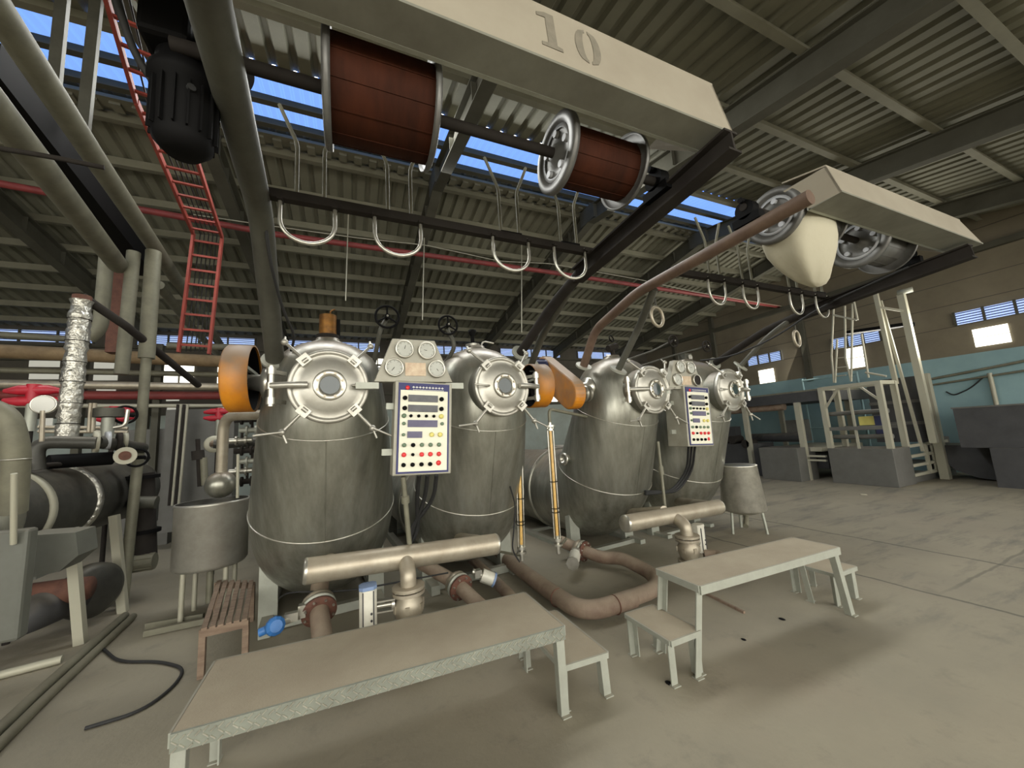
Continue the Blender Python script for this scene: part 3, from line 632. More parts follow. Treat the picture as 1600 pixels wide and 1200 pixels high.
def control_box(label, c, depth):
    t = thing('control_box', label, 'control box', c, math.radians(2), local=True)
    t.rotation_euler = (0, math.radians(3.0), math.radians(2))
    W_, H_ = .41, .71
    MB().box((0, depth / 2, 0), (W_ + .05, depth, H_ + .03)).build('enclosure', 'box', t, bev=.008)
    MB().box((0, -.004, 0), (W_, .008, H_)).build('front_trim', 'navy', t)
    MB().box((0, -.010, -.022), (W_ - .03, .006, H_ - .075)).build('front_panel', 'cream', t)
    def P(u, v): return (-.19 + .38 * u, .0, .335 - .67 * v)
    hd = MB(); x, y_, z = P(.5, .03)
    for k in range(10): hd.box((-.09 + k * .026, -.013, z + .006), (.019, .002, .006)); hd.box((-.09 + k * .026, -.0145, z + .006), (.004, .001, .018))
    for k in range(22): hd.box((-.09 + k * .0115, -.013, z - .014), (.008, .002, .005))
    hd.build('header_lettering', 'white', t)
    MB().lathe([(.017, -.012), (.017, -.016), (0, -.016)], (-.137, 0, z), (0, 1, 0), 20).build('red_emblem', 'red', t)
    for (u, v, wd, ht, mm) in ((.47, .155, .235, .055, 'lcd'), (.47, .275, .235, .055, 'lcd'), (.47, .455, .235, .055, 'lcdblue'), (.31, .585, .115, .05, 'lcdblue')):
        x, y_, z = P(u, v); MB().box((x, -.016, z), (wd, .012, ht)).build('display', mm, t)
    def knob(u, v, r, mm, nm='button'):
        r *= 1.35
        x, y_, z = P(u, v); MB().lathe([(r, -.012), (r, -.028), (r * .7, -.034), (0, -.034)], (x, 0, z), (0, 1, 0), 16).build(nm, mm, t)
    for (u, v) in ((.09, .155), (.86, .155), (.09, .275), (.86, .275)): knob(u, v, .013, 'black', 'knob')
    for u in (.22, .38, .54, .70): knob(u, .365, .009, 'black', 'knob')
    knob(.08, .365, .013, 'green'); knob(.86, .365, .014, 'yellow'); knob(.08, .455, .010, 'green'); knob(.88, .455, .010, 'green'); knob(.08, .585, .009, 'green')
    knob(.66, .585, .014, 'yellow'); knob(.84, .585, .014, 'yellow')
    for (u, mm) in ((.1, 'green'), (.28, 'black'), (.46, 'green'), (.64, 'green'), (.82, 'green')): knob(u, .705, .012, mm)
    for (u, mm) in ((.1, 'red'), (.28, 'black'), (.46, 'red'), (.64, 'red'), (.82, 'red')): knob(u, .815, .013 if mm == 'red' else .009, mm)
    for u in (.1, .28, .46, .64): knob(u, .93, .012, 'black', 'knob')
    x, y_, z = P(.82, .92); MB().lathe([(.020, -.012), (.020, -.018), (0, -.018)], (x, 0, z), (0, 1, 0), 20).build('stop_button', 'red', t)
    MB().box((-W_ / 2 - .05, depth * .6, .17), (.06, .04, .05)).build('side_bracket', 'galv', t); MB().box((-W_ / 2 - .06, depth * .6, -.19), (.08, .04, .05)).build('side_bracket', 'galv', t)
    return t
control_box('cream faced control box with displays and buttons below the left gauge panel', at_y(662, 668, 3.03), .14)
control_box('cream faced control box with deep grey side below the right gauge panel', at_y(1092, 650, 3.3), .30)
# conduits and hoses under the boxes
a = at_y(630, 745, 3.12); b = at_y(640, 852, 3.2)
MB().tube([a, a.lerp(b, .4), b], .02, 10).cyl(a.lerp(b, .28), a.lerp(b, .38), .032).build('conduit_pipe', 'gpipe', label='thin grey pipe dropping from the left control box to the manifold', cat='pipe')
for k, (x0, x1, lb) in enumerate(((655, 648, 'left black cable hanging below the left control box'), (668, 652, 'middle black cable hanging below the left control box'), (682, 660, 'right black cable hanging below the left control box'))):
    MB().tube(fillet([at_y(x0, 742, 3.2), at_y(x0 - 4, 780, 3.4), at_y(x1 - 14 * k + 6, 830, 3.6), at_y(x1 - 18, 868, 3.6)], .3), .018, 8).build('cable', 'rubber', label=lb, cat='cable', )
MB().tube([at_y(1028, 690, 3.5), at_y(1040, 800, 3.4)], .018, 8).cyl(at_y(1032, 728, 3.46), at_y(1034, 742, 3.45), .03).build('conduit_pipe', 'gpipe', label='thin pale pipe standing on the right manifold beside the third vessel', cat='pipe')
for k, lb in enumerate(('outer black hose looping below the right control box', 'middle black hose looping below the right control box', 'inner black hose looping below the right control box')):
    MB().tube(fillet([at_y(1076 + k * 5, 697, 3.5), at_y(1074 + k * 4, 735, 3.7), at_y(1050 + k * 5, 768, 3.85), at_y(1008, 768 + k * 2, 3.7)], .5), .016, 8).build('hose', 'rubber', label=lb, cat='hose')

# ================================================================== MANIFOLDS, VALVES, FLOOR PIPES
def flange(mb, c, ax, r, t=.022, n=28): return mb.disc(c, ax, r, t, n)
def bolts(c, ax, r, k, parent, m='bright', br=.010, off=.02):
    ax = Vector(ax).normalized(); u = Vector((0, 0, 1)) if abs(ax.z) < .9 else Vector((1, 0, 0)); u = (u - ax * u.dot(ax)).normalized(); w_ = ax.cross(u)
    for i in range(k):
        a = 2 * PI * (i + .5) / k; p = Vector(c) + u * (r * math.cos(a)) + w_ * (r * math.sin(a)); MB().cyl(p - ax * off, p + ax * off, br, n=6).build('bolt', m, parent)
def manifold(label, a, b, r, feet):
    t = thing('manifold_pipe', label, 'pipe', (a + b) / 2); d = (b - a).normalized()
    MB().cyl(a, b, r, n=36).build('pipe_barrel', 'pipe', t)
    for p, s in ((a, -1), (b, 1)): MB().lathe([(r, 0), (r * 1.01, s * .008), (r * .97, s * .018), (r * .9, s * .024), (0, s * .026)], p, d, 36).build('end_cap', 'bright', t)
    for (p, q) in feet: MB().cyl(p, q, .06).build('branch_pipe', 'pipe', t)
    return t
ma, mb_ = at_y(480, 892, 3.12), at_y(773, 850, 3.24)
manifold('long horizontal steel manifold pipe in front of the two left vessels', ma, mb_, .088, [(vw(0, .02, 0.55, .62), vw(0, .02, .02, .72)), (vw(1, -.28, .6, .58), vw(1, -.28, .02, .67))])
mc, md = at_y(978, 818, 3.15), at_y(1122, 792, 3.25)
manifold('long horizontal steel manifold pipe in front of the two right vessels', mc, md, .085, [(vw(2, .0, .6, .55), vw(2, -.1, -.08, .69)), (vw(3, -.35, .75, .55), vw(3, -.78, -.05, .66))])
def ball_valve(label, top, zb, s=1.0, m='pipe'):
    x, y, z = top; t = thing('ball_valve', label, 'valve', (x, y - .12, 0)); c = V(x, y - .12, z - .16 * s)
    MB().tube(fillet([V(x, y + .02, z - .01), V(x, y - .12, z - .06), c], .1), .058 * s, 16).build('elbow_pipe', m, t)
    fo = flange(MB(), c, (0, 0, 1), .115 * s).build('flange', m, t)
    for dz, rr in ((.032, .115), (.235, .11)): flange(MB(), c - V(0, 0, dz * s), (0, 0, 1), rr * s).build('flange', m, t); bolts(c - V(0, 0, .016), (0, 0, 1), .098 * s, 8, fo)
    MB().lathe([(.07, -.03), (.085, -.07), (.105, -.10), (.108, -.15), (.09, -.20), (.075, -.23)], c, (0, 0, 1), 28).build('valve_body', m, t)
    for k in range(6): a = 2 * PI * k / 6 + .3; MB().box(c + V(.1 * math.cos(a), .1 * math.sin(a), -.125), (.03, .03, .05), rotz(a)).build('body_lug', m, t)
    MB().cyl(c - V(0, 0, .245 * s), V(c.x, c.y, zb), .062 * s).build('down_pipe', m, t)
    return t, c
tv, cv = ball_valve('pale steel ball valve hanging below the left manifold pipe', at_y(634, 874, 3.12), .02)
tv2, cv2 = ball_valve('pale steel ball valve hanging below the right manifold pipe', at_y(1056, 808, 3.14), .02, 1.05)
def actuator(label, c, wd, dp, ht, toward, rot=0.0, capm='actblue'):
    t = thing('valve_actuator', label, 'actuator', (c[0], c[1], c[2] - ht / 2)); c = Vector(c); R_ = rotz(rot)
    oct_ = [R_ @ V(wd / 2 * x, dp / 2 * y, 0) for (x, y) in ((-1, -.55), (-.6, -1), (.6, -1), (1, -.55), (1, .55), (.6, 1), (-.6, 1), (-1, .55))]
    MB().prism([c + p for p in oct_], (0, 0, -ht / 2), (0, 0, ht / 2)).build('actuator_body', 'actwhite', t, bev=.004)
    for s in (-1, 1): MB().prism([c + p * 1.03 for p in oct_], (0, 0, s * ht / 2), (0, 0, s * (ht / 2 + .025))).build('end_cap', capm, t, bev=.004)
    rb = MB()
    for x in (-.3, .3): rb.box(c + R_ @ V(x * wd, -dp / 2, 0), (.008, .008, ht * .96), R_)
    for z in (-.02, -.065): rb.cyl(c + R_ @ V(.02, -dp / 2 - .001, z), c + R_ @ V(.02, -dp / 2 - .006, z), .008)
    rb.build('body_rib', 'machinedark', t)
    q = Vector(toward); br = MB(); d = (q - c).normalized(); s = c + d * wd * .45
    br.cyl(s, q, .016).beam(s + V(0, 0, .035), q + V(0, 0, .035), .05, .01).beam(s - V(0, 0, .035), q - V(0, 0, .035), .05, .01).disc(s.lerp(q, .9), d, .04, .02)
    br.build('mounting_bracket', 'bright', t); return t
c = at_y(575, 950, 3.0); actuator('white upright valve actuator with blue grey top left of the left ball valve', c, .115, .12, .26, (cv.x - .1, cv.y, c.z - .01))
c = at_y(1092, 840, 3.15); actuator('white upright valve actuator right of the right ball valve', c, .12, .11, .24, (cv2.x + .1, cv2.y, c.z), .2, 'actwhite')
# flanged drain pipe 1 with blue valve
def flanged_pipe(name, label, pts, r, k, ax, fr, m='brownpipe', fr2=None):
    t = thing(name, label, 'pipe', (pts[0][0], pts[0][1], 0)); MB().tube(fillet(pts, .22, 8), r, 20).build('pipe_run', m, t)
    p = Vector(pts[k]).lerp(Vector(pts[k + 1]), .25); ax = Vector(ax).normalized()
    f1 = MB().lathe([(r, -.012), (fr, -.012), (fr, .012), (r, .012)], p, ax, 32).build('flange', 'rust', t)
    f2 = MB().lathe([(r, -.012), (fr, -.012), (fr, .012), (r, .012)], p - ax * .045, ax, 32).build('flange', 'galv', t); bolts(p - ax * .02, ax, fr * .84, 8, f1, off=.045)
    MB().lathe([(r * 1.5, -.03), (fr * .95, -.06), (fr * .95, -.10), (r * 1.3, -.13)], p, ax, 28).build('valve_body', 'pipe', t)
    return t, p
A0 = at_y(497, 940, 3.62); A1 = at_y(505, 1000, 3.25)
flanged_pipe('drain_pipe', 'brown drain pipe with bolted flange running under the checker edged platform', [A0 + V(0, .5, .16), A0, A1 + V(0, 0, -.03), V(A1.x + .02, 3.05, .09), V(A1.x + .5, 3.0, .09)], .07, 1, (A1 - A0), .128)
p = at_y(430, 978, 3.35)
t = thing('blue_valve_motor', 'bright blue valve head beside the left drain pipe', 'valve', p - V(0, 0, .07))
MB().lathe([(0, -.05), (.035, -.05), (.055, -.03), (.065, .0), (.06, .03), (.04, .05), (0, .052)], p, (.3, -1, .3), 12, False).build('motor_cover', 'blue', t)
MB().cyl(p + V(-.06, .02, -.02), p + V(-.1, .02, -.03), .03, n=8).build('side_cap', 'blue', t)
MB().tube([p, A0 + V(-.12, -.12, -.04)], .02, 10).box(p.lerp(A0, .35), (.09, .05, .06)).box(p.lerp(A0, .6), (.05, .06, .09)).build('mounting_bracket', 'bright', t)
# drain pipe 2 (second vessel)
B0 = at_y(712, 910, 3.65); B1 = at_y(748, 945, 3.3)
flanged_pipe('drain_pipe', 'brown drain pipe with pale bolted flange below the second vessel', [B0 + V(-.25, .35, .12), B0, B1, V(1.1, 3.02, .10), V(.5, 3.0, .09)], .062, 1, (B1 - B0), .115)
c = at_y(770, 905, 3.7)
def hex_motor(label, c, to, m2):
    t = thing('valve_actuator', label, 'actuator', c - V(0, 0, .06)); d = (c - to).normalized()
    MB().cyl(to.lerp(c, .45), c, .066, n=8).build('motor_body', 'actwhite', t); MB().cyl(c, c + d * .02, .072, n=8).build('end_cap', m2, t)
    MB().cyl(to, to.lerp(c, .5), .03, n=10).box(to.lerp(c, .25), (.07, .07, .07)).build('mounting_bracket', 'bright', t); return t
hex_motor('pale blue octagonal valve motor below the right end of the left manifold', c, at_y(738, 893, 3.75), 'actblue')
hex_motor('silver octagonal valve motor below the third vessel', at_y(895, 880, 3.68), at_y(925, 860, 3.95) + V(-.15, .1, .03), 'bright')
# long floor pipe with the two elbows and the third vessel's drain
t = thing('floor_pipe', 'thick dusty brown floor pipe curving in front of the third vessel', 'pipe', (1.8, 3, 0))
MB().tube(fillet([(1.78, 6.4, .1), (1.74, 3.6, .1), (1.76, 2.80, .1), (2.30, 2.82, .1)], .34, 10), .075, 22).build('pipe_run', 'brownpipe', t)
for (a, b) in (((1.737, 3.18, .1), (1.738, 3.17, .1)), ((2.08, 2.805, .1), (2.09, 2.806, .1))): MB().torus(a, Vector(b) - Vector(a), .075, .005, 28, 6).build('weld_ring', 'rust', t)
C0 = at_y(905, 858, 4.05); C1 = at_y(942, 872, 3.75)
flanged_pipe('drain_pipe', 'brown curved drain pipe with flange below the third vessel', [C0 + V(-.1, .25, .05), C0, C1, V(2.78, 3.55, .16), V(2.80, 3.1, .12), V(2.62, 2.86, .1), V(2.2, 2.82, .1)], .068, 1, (C1 - C0), .115)
MB().tube(fillet([(1.40, 6.4, .1), (1.38, 3.4, .1), (1.33, 3.0, .08), (0.9, 2.98, .08), (0.6, 2.98, .08)], .3, 8), .055, 18).build('floor_pipe', 'brownpipe', label='thinner brown floor pipe passing behind the low step into the platform shadow', cat='pipe')
MB().tube(fillet([at_y(1100, 868, 3.1), at_y(1125, 868, 3.0), at_y(1140, 890, 2.7)], .15), .06, 16).build('floor_pipe', 'brownpipe', label='short curved pipe behind the right end of the plain platform', cat='pipe')
MB().beam(at_z(1098, 925, .01), at_z(1163, 957, .01), .02, .02).build('wood_stick', 'wood', label='thin dark stick lying on the floor under the plain platform', cat='stick')
# level gauges
def level_gauge(label, a, b, y):
    A = at_y(*a, y); B = at_y(*b, y); d = (A - B); t = thing('level_gauge', label, 'level gauge', B)
    MB().cyl(A - d * .06, B + d * .1, .016, n=12).build('glass_tube', 'tubeglass', t)
    rd = MB(); 
    for s in (-1, 1): rd.cyl(A - d * .04 + V(s * .035, 0, 0), B + d * .06 + V(s * .035, 0, 0), .007, n=8)
    rd.build('guard_rod', 'bright', t)
    MB().disc(A - d * .03, d, .055, .02).disc(A - d * .06, d, .04, .02).cyl(A - d * .07, A, .02).build('top_fitting', 'bright', t)
    MB().disc(B + d * .07, d, .045, .03).disc(B + d * .03, d, .05, .02).cyl(B - V(0, 0, .05), B + d * .1, .02).build('bottom_fitting', 'bright', t)
    bands = MB()
    for q in (.28, .31, .52): bands.torus(B + d * q, d, .042, .004, 20, 6)
    bands.build('wire_band', 'black', t); return t, A, B
t, A, B = level_gauge('yellow glass level gauge in front of the third vessel', (859, 660), (872, 857), 3.6)
MB().tube(fillet([A, A + V(0, 0, .15), vw(2, -.42, .62, 1.78)], .08), .018, 10).build('tube_arm', 'gpipe', t)
MB().tube([B, B + V(.25, .25, .0)], .016, 8).build('tube_arm', 'gpipe', t)
t, A, B = level_gauge('yellow glass level gauge beside the second vessel', (811, 700), (815, 868), 3.75)
MB().tube(fillet([A, A + V(0, 0, .12), A + V(-.1, .3, .14)], .08), .015, 10).build('tube_arm', 'gpipe', t)
MB().tube([B, B + V(-.2, .35, .0)], .014, 8).build('tube_arm', 'gpipe', t)
MB().tube(fillet([at_y(797, 760, 3.6), at_y(806, 790, 3.65), at_y(800, 860, 3.7), at_y(812, 878, 3.7)], .2), .008, 6).build('cable', 'rubber', label='thin black cable hanging beside the left level gauge', cat='cable')
MB().tube(fillet([at_y(436, 935, 3.9), at_y(450, 925, 3.7), at_y(545, 924, 3.6), at_y(640, 906, 3.5), at_y(700, 895, 3.6)], .2), .007, 6).build('cable', 'rubber', label='thin grey cable strung low under the leftmost vessel', cat='cable')

# ================================================================== OVERHEAD WINCH FRAMES
def arm(label, pts, kind, m, wd=.1, ht=.12, foot=None):
    t = thing('winch_boom', label, 'boom', pts[0]); pts = [Vector(p) for p in pts]
    if kind == 'tube': MB().tube(fillet(pts, .14, 6), wd / 2, 18).build('arm_tube', m, t)
    else:
        MB().tube(fillet(pts[:3], .12, 5), wd * .5, 16).build('arm_tube', m, t)
        MB().ibeam(pts[2] - (pts[3] - pts[2]).normalized() * .05, pts[3], wd, ht, .014).build('arm_beam', m, t)
    MB().disc(pts[0], (pts[1] - pts[0]), .10, .02).build('foot_flange', 'galv', t)
    return t
AZ = 3.05
a0 = V(-.56, 3.55, 2.33); a1 = V(-.50, 2.62, 3.0); a1b = V(-.49, 2.45, AZ); a2 = V(-.40, 1.1, AZ)
arm('thick grey round tube arm rising from the leftmost vessel over the viewer', [a0, a1, a1b, a2], 'tube', 'beam', .135)
b0 = V(1.78, 3.72, 2.5); b1 = V(1.84, 3.05, 2.82); b2 = V(1.85, 2.55, 2.95); b3 = V(1.86, 1.12, 3.06)
arm('dark steel beam arm rising from the second vessel to the pale hood', [b0, b1, b2, b3], 'beam', 'darkbeam', .10, .13)
arm('grey brace tube propping the dark beam arm behind the orange guards', [V(2.05, 4.0, 2.42), V(1.98, 3.55, 2.66), V(1.87, 2.75, 2.9)], 'tube', 'beam', .08)
c0 = V(2.68, 3.8, 2.38); c1 = V(2.68, 3.5, 2.76); c2 = V(2.70, 2.78, 2.95); c3 = V(2.72, 1.22, 2.99)
arm('brown round tube arm rising from the third vessel', [c0, c1, c2, c3], 'tube', 'rusttube', .10)
arm('grey brace tube between the third vessel head and the brown tube arm', [at_y(966, 578, 3.35), at_y(1000, 508, 3.0), at_y(1022, 452, 2.62)], 'tube', 'beam', .075)
d0 = V(5.25, 3.95, 2.5); d1 = V(5.2, 3.1, 2.78); d2 = V(5.18, 2.6, 2.86); d3 = V(5.15, 1.2, 2.98)
arm('dark steel beam arm over the rightmost vessel', [d0, d1, d2, d3], 'beam', 'darkbeam', .10, .13)
arm('thin grey brace tube from the rightmost vessel door up to the dark beam arm', [at_y(1157, 572, 3.35), at_y(1200, 525, 3.0), at_y(1245, 492, 2.7)], 'tube', 'beam', .06)
for (ctr, lb) in ((at_y(1027, 495, 2.75), 'pale guide ring hanging under the brown tube arm'), (at_y(1245, 529, 2.75), 'faint pale guide ring hanging under the right dark beam arm')):
    t = thing('guide_ring', lb, 'ring', ctr - V(0, 0, .1)); MB().torus(ctr, (.2, -1, 0), .10, .016, 36, 10).build('ring', 'pipe', t)
    MB().cyl(ctr + V(0, 0, .1), ctr + V(0, .0, .2), .01).build('hanger', 'beam', t)
# cables along the arms
MB().tube(fillet([at_y(412, 318, 2.5), at_y(420, 400, 2.65), at_y(440, 480, 3.0), at_y(461, 525, 3.3), at_y(455, 548, 3.5)], .3), .010, 8).build('cable', 'rubber', label='black cable dropping from the thick grey arm to the leftmost vessel', cat='cable')
MB().tube(fillet([V(5.1, 1.6, 3.0), V(5.1, 2.4, 2.86), V(5.0, 2.9, 2.6), V(4.8, 3.4, 2.46), V(4.75, 3.8, 2.5)], .4), .012, 8).build('cable', 'rubber', label='black cable sagging from the right dark beam arm to the rightmost vessel', cat='cable')
# cross bars with U hooks and forks
def cross_bar(label, a, b):
    return MB().beam(a, b, .05, .055).build('cross_bar', 'darkbeam', label=label, cat='bar')
YB, ZB = 2.37, 3.06
cross_bar('dark cross bar carrying the hooks between the left pair of winch arms', V(-.5, YB, ZB + .02), V(1.85, YB, ZB - .01))
cross_bar('dark cross bar carrying the hooks between the right pair of winch arms', V(2.7, YB, ZB - .06), V(5.18, YB, ZB - .07))
def hook_proto():
    t = thing('cloth_guide_hook', 'x', 'hook', (0, 0, 0), local=True, group='steel U hooks under the cross bars')
    w_, h_ = .145, .25
    pts = [V(-w_, 0, .02), V(-w_, 0, -h_ + w_ * .9)] + [V(-w_ * math.cos(a), 0, -h_ + w_ * .9 - w_ * .9 * math.sin(a)) for a in [PI * k / 14 for k in range(1, 14)]] + [V(w_, 0, -h_ + w_ * .9), V(w_, 0, .02)]
    MB().tube(pts, .0115, 12).build('hook_loop', 'bright', t); MB().box((-w_, 0, .0), (.03, .06, .02)).build('weld_tab', 'darkbeam', t); MB().box((w_, 0, 0), (.03, .06, .02)).build('weld_tab', 'darkbeam', t); return t
def fork_proto():
    t = thing('cloth_guide_fork', 'x', 'fork', (0, 0, 0), local=True, group='steel forks standing on the cross bars')
    w_ = .075
    MB().tube(fillet([V(-w_ - .10, 0, .60), V(-w_, 0, .36), V(-w_, 0, .0), V(w_, 0, .0), V(w_, 0, .36), V(w_ + .10, 0, .60)], .04, 5), .0115, 12).build('fork_rod', 'gpipe', t)
    MB().box((0, 0, -.005), (.17, .06, .03)).build('fork_base', 'black', t); return t
hp, fp = hook_proto(), fork_proto()
hx = [(at_y(px, py, YB).x) for (px, py) in ((482, 345), (622, 370), (798, 400), (890, 415), (1118, 455), (1171, 465), (1243, 480), (1283, 485))]
hn = ['first U hook from the left under the left cross bar, beside the thick grey arm', 'second U hook from the left under the left cross bar', 'third U hook from the left under the left cross bar', 'fourth U hook under the left cross bar, beside the dark beam arm',
      'first U hook under the right cross bar, beside the brown tube arm', 'second U hook from the left under the right cross bar', 'third U hook from the left under the right cross bar', 'last U hook on the right under the right cross bar']
for i, x in enumerate(hx):
    o = hp if i == 0 else copy_tree(hp); o['label'] = hn[i]
    zz = ZB - .02 if i < 4 else ZB - .09; o.location = (x, YB - .02, zz); o.scale = (1, 1, 1) if i < 4 else (.8, 1, 1)
fx = [(at_y(px, py, YB).x) for (px, py) in ((485, 303), (625, 325), (799, 368), (892, 388), (1120, 430), (1171, 440), (1243, 452), (1283, 460))]
fn = ['fork standing on the left end of the left cross bar, below the large dark reel', 'second fork from the left on the left cross bar', 'third fork from the left on the left cross bar', 'last fork on the left cross bar, below the flanged brown reel',
      'first fork on the right cross bar, beside the brown tube arm', 'second fork from the left on the right cross bar', 'third fork from the left on the right cross bar, behind the hanging cloth', 'last fork on the right end of the right cross bar']
for i, x in enumerate(fx):
    o = fp if i == 0 else copy_tree(fp); o['label'] = fn[i]; o.location = (x, YB + .02, ZB + .035 if i < 4 else ZB - .03)
# reels
def reel(label, x0, x1, y, z, rf, rd, hubface=True, drum='reelwood'):
    t = thing('winch_reel', label, 'reel', ((x0 + x1) / 2, y, z - rf), group='winch reels')
    MB().lathe([(rd, 0), (rd, x1 - x0)], (x0, y, z), (1, 0, 0), 48).build('drum', drum, t)
    sl_ = MB()
    for k in range(12): a = 2 * PI * k / 12; sl_.box(((x0 + x1) / 2, y + rd * math.cos(a), z + rd * math.sin(a)), (x1 - x0, .006, .006), Matrix.Rotation(a, 3, 'X'))
    sl_.build('drum_seam', drum, t)
    for (x, s) in ((x0, -1), (x1, 1)):
        f = MB().lathe([(rd * .98, -s * .002), (rf - .012, 0), (rf, -s * .012), (rf, s * .012), (rf - .012, s * .02), (rf * .74, s * .02), (rf * .70, 0.0), (rf * .3, -s * .0), (rf * .2, s * .03), (0, s * .03)], (x, y, z), (1, 0, 0), 48).build('reel_flange', 'reelgrey', t)
        if hubface:
            MB().lathe([(rf * .60, s * .004), (rf * .70, s * .004), (rf * .70, s * .010), (rf * .60, s * .010)], (x, y, z), (1, 0, 0), 40).build('hub_ring', 'hub', f)
            for k in range(5): a = 2 * PI * k / 5 + .5; MB().cyl((x, y + rf * .5 * math.cos(a), z + rf * .5 * math.sin(a)), (x + s * .02, y + rf * .5 * math.cos(a), z + rf * .5 * math.sin(a)), .02).build('hub_bolt', 'hub', f)
    return t
YA, ZA = 1.62, 3.16
reel('large dark brown reel hanging above the first and second forks', -.075, .36, YA, ZA, .24, .205)
reel('brown reel with grey hubbed flange hanging near the dark beam arm', 1.09, 1.56, YA, ZA, .215, .16)
MB().cyl((-.62, YA, ZA), (1.9, YA, ZA), .028).build('reel_axle', 'darkbeam', label='long dark axle through the two brown reels', cat='axle')
def bearing(label, c, m='black'):
    t = thing('bearing_block', label, 'bearing', c); c = Vector(c)
    MB().cyl(c + V(-.035, 0, .11), c + V(.035, 0, .11), .07).build('housing', m, t); MB().box(c + V(0, 0, .03), (.07, .2, .06)).build('foot', m, t)
    MB().cyl(c + V(-.06, .0, .18), c + V(.02, 0, .18), .02).build('grease_cap', m, t); return t
bearing('black bearing block on the dark beam arm at the end of the left axle', (1.84, YA, ZA - .10))
bearing('black bearing block on the thick grey arm beside the black motor', (-.46, YA, ZA - .06))
bearing('black bearing block standing on the brown tube arm', (2.72, YA, ZA - .13))
reel('pale grey reel carrying the hanging cloth beside the brown tube arm', 3.05, 3.62, YA, ZA, .215, .18, True, 'reelgrey')
reel('large grey disc reel right of the hanging cloth', 4.25, 4.72, YA, ZA - .02, .235, .16, True, 'reelgrey')
MB().cyl((2.68, YA, ZA), (5.3, YA, ZA - .02), .028).build('reel_axle', 'darkbeam', label='long dark axle through the two grey reels on the right', cat='axle')
bearing('black bearing block on the right dark beam arm', (5.16, YA, ZA - .13))
# cloth hung over the right hand reel
cl = []; fs = []; n_ = 40; prof = [(3.335, .278, .205, 3.12), (3.335, .277, .20, 2.98), (3.345, .262, .18, 2.89), (3.37, .23, .15, 2.81), (3.40, .185, .12, 2.745), (3.43, .14, .09, 2.69), (3.45, .10, .05, 2.65), (3.455, .05, .03, 2.63), (3.455, .006, .006, 2.622)]
top = [(3.335, .278, .20, 3.2), (3.335, .278, .18, 3.27), (3.335, .278, .14, 3.32), (3.335, .27, .07, 3.355), (3.335, .26, .01, 3.365)]
pr_ = list(reversed(top)) + prof
for k, (x, rx, ry, z) in enumerate(pr_):
    for i in range(n_):
        a = 2 * PI * i / n_; f_ = 1 + .07 * math.sin(a * 5 + k * .3) * min(1, max(0, (3.1 - z) * 4)); sq = lambda v: math.copysign(abs(v) ** .75, v)
        cl.append((x + rx * sq(math.cos(a)) * f_, YA + ry * sq(math.sin(a)) * f_, z))
for k in range(len(pr_) - 1):
    for i in range(n_): fs.append((k * n_ + i, k * n_ + (i + 1) % n_, (k + 1) * n_ + (i + 1) % n_, (k + 1) * n_ + i))
MB().add(cl, fs, True).build('draped_cloth', 'cloth', label='pale cloth draped over a reel and hanging to a rounded tip', cat='cloth')
# hoods
def hood(label, xl, xr, yf, yb, zb, zt, ytop, xtl, xtr, digits=None):
    t = thing('reel_hood', label, 'hood', ((xl + xr) / 2, yf, zb)); th = .012
    A_, B_, C_, D_ = V(xl, yf, zb), V(xr, yf, zb), V(xtr, ytop, zt), V(xtl, ytop, zt)
    MB().prism([A_, B_, C_, D_], (0, 0, 0), (0, th, 0)).build('front_sheet', 'hood', t)
    MB().prism([A_, B_, V(xr - .05, yb, zb - .01), V(xl, yb, zb - .01)], (0, 0, 0), (0, 0, th)).build('bottom_flange', 'hoodgrey', t)
    MB().prism([D_, C_, V(xtr, ytop + .28, zt + .06), V(xtl, ytop + .28, zt + .06)], (0, 0, 0), (0, 0, th)).build('top_sheet', 'hood', t)
    MB().prism([B_, V(xr - .05, yb, zb), V(xtr, ytop + .5, zt), C_], (0, 0, 0), (-th, 0, 0)).build('end_sheet', 'hood', t)
    MB().prism([A_, V(xl, yb, zb), V(xtl, ytop + .28, zt), D_], (0, 0, 0), (th, 0, 0)).build('end_sheet', 'hood', t)
    MB().beam(V(xl, yb, zb), V(xr - .05, yb, zb), .02, .02).build('flange_lip', 'galv', t)
    return t, A_, B_, C_, D_
e1 = at_z(1140, 215, 3.17); e2 = at_z(1115, 240, 3.15)
f1 = at_z(653, 0, 3.17); yf = (e1.y + f1.y) / 2
ht_ = at_y(1107, 140, e1.y + .03)
t, A_, B_, C_, D_ = hood('long pale sheet metal hood stencilled 10 above the left reels', -.9, e1.x, yf, e2.y + .03, 3.17, ht_.z, yf + .03, -.9, ht_.x)
# stencilled digits
def stencil(pts2, org, ux, uz, nrm, parent):
    P2 = [org + ux * x + uz * z for (x, z) in pts2]; MB().prism(P2, nrm * .001, nrm * .003).build('stencilled_digit', 'stencil', parent)
uz = (V(0, C_.y - B_.y, C_.z - B_.z)).normalized(); ux = V(1, 0, 0); nr = V(0, -1, .1)
fs_ = t.children[0]
def on_hood(px, py):
    r = ray(px, py); nn = ux.cross(uz); tt = (A_ - V(0, 0, EYE)).dot(nn) / r.dot(nn); return V(0, 0, EYE) + r * tt
o1 = on_hood(868, 78); o0 = on_hood(918, 100); hgt = (on_hood(832, 12) - o1).dot(uz)
hgt = max(.14, min(.24, hgt)); q = hgt / 10.0; ux2 = ux
ox = V((o1.x), A_.y, A_.z) + uz * ((o1 - A_).dot(uz)); oy = V(o0.x - .0, A_.y, A_.z) + uz * ((o1 - A_).dot(uz))
one = [(-2.8, 0), (2.5, 0), (2.5, .9), (1.15, 1.2), (1.15, 10), (-1.1, 10), (-3.2, 9.2), (-3.2, 8.3), (-1.1, 8.5), (-1.1, 1.2), (-2.8, .9)]
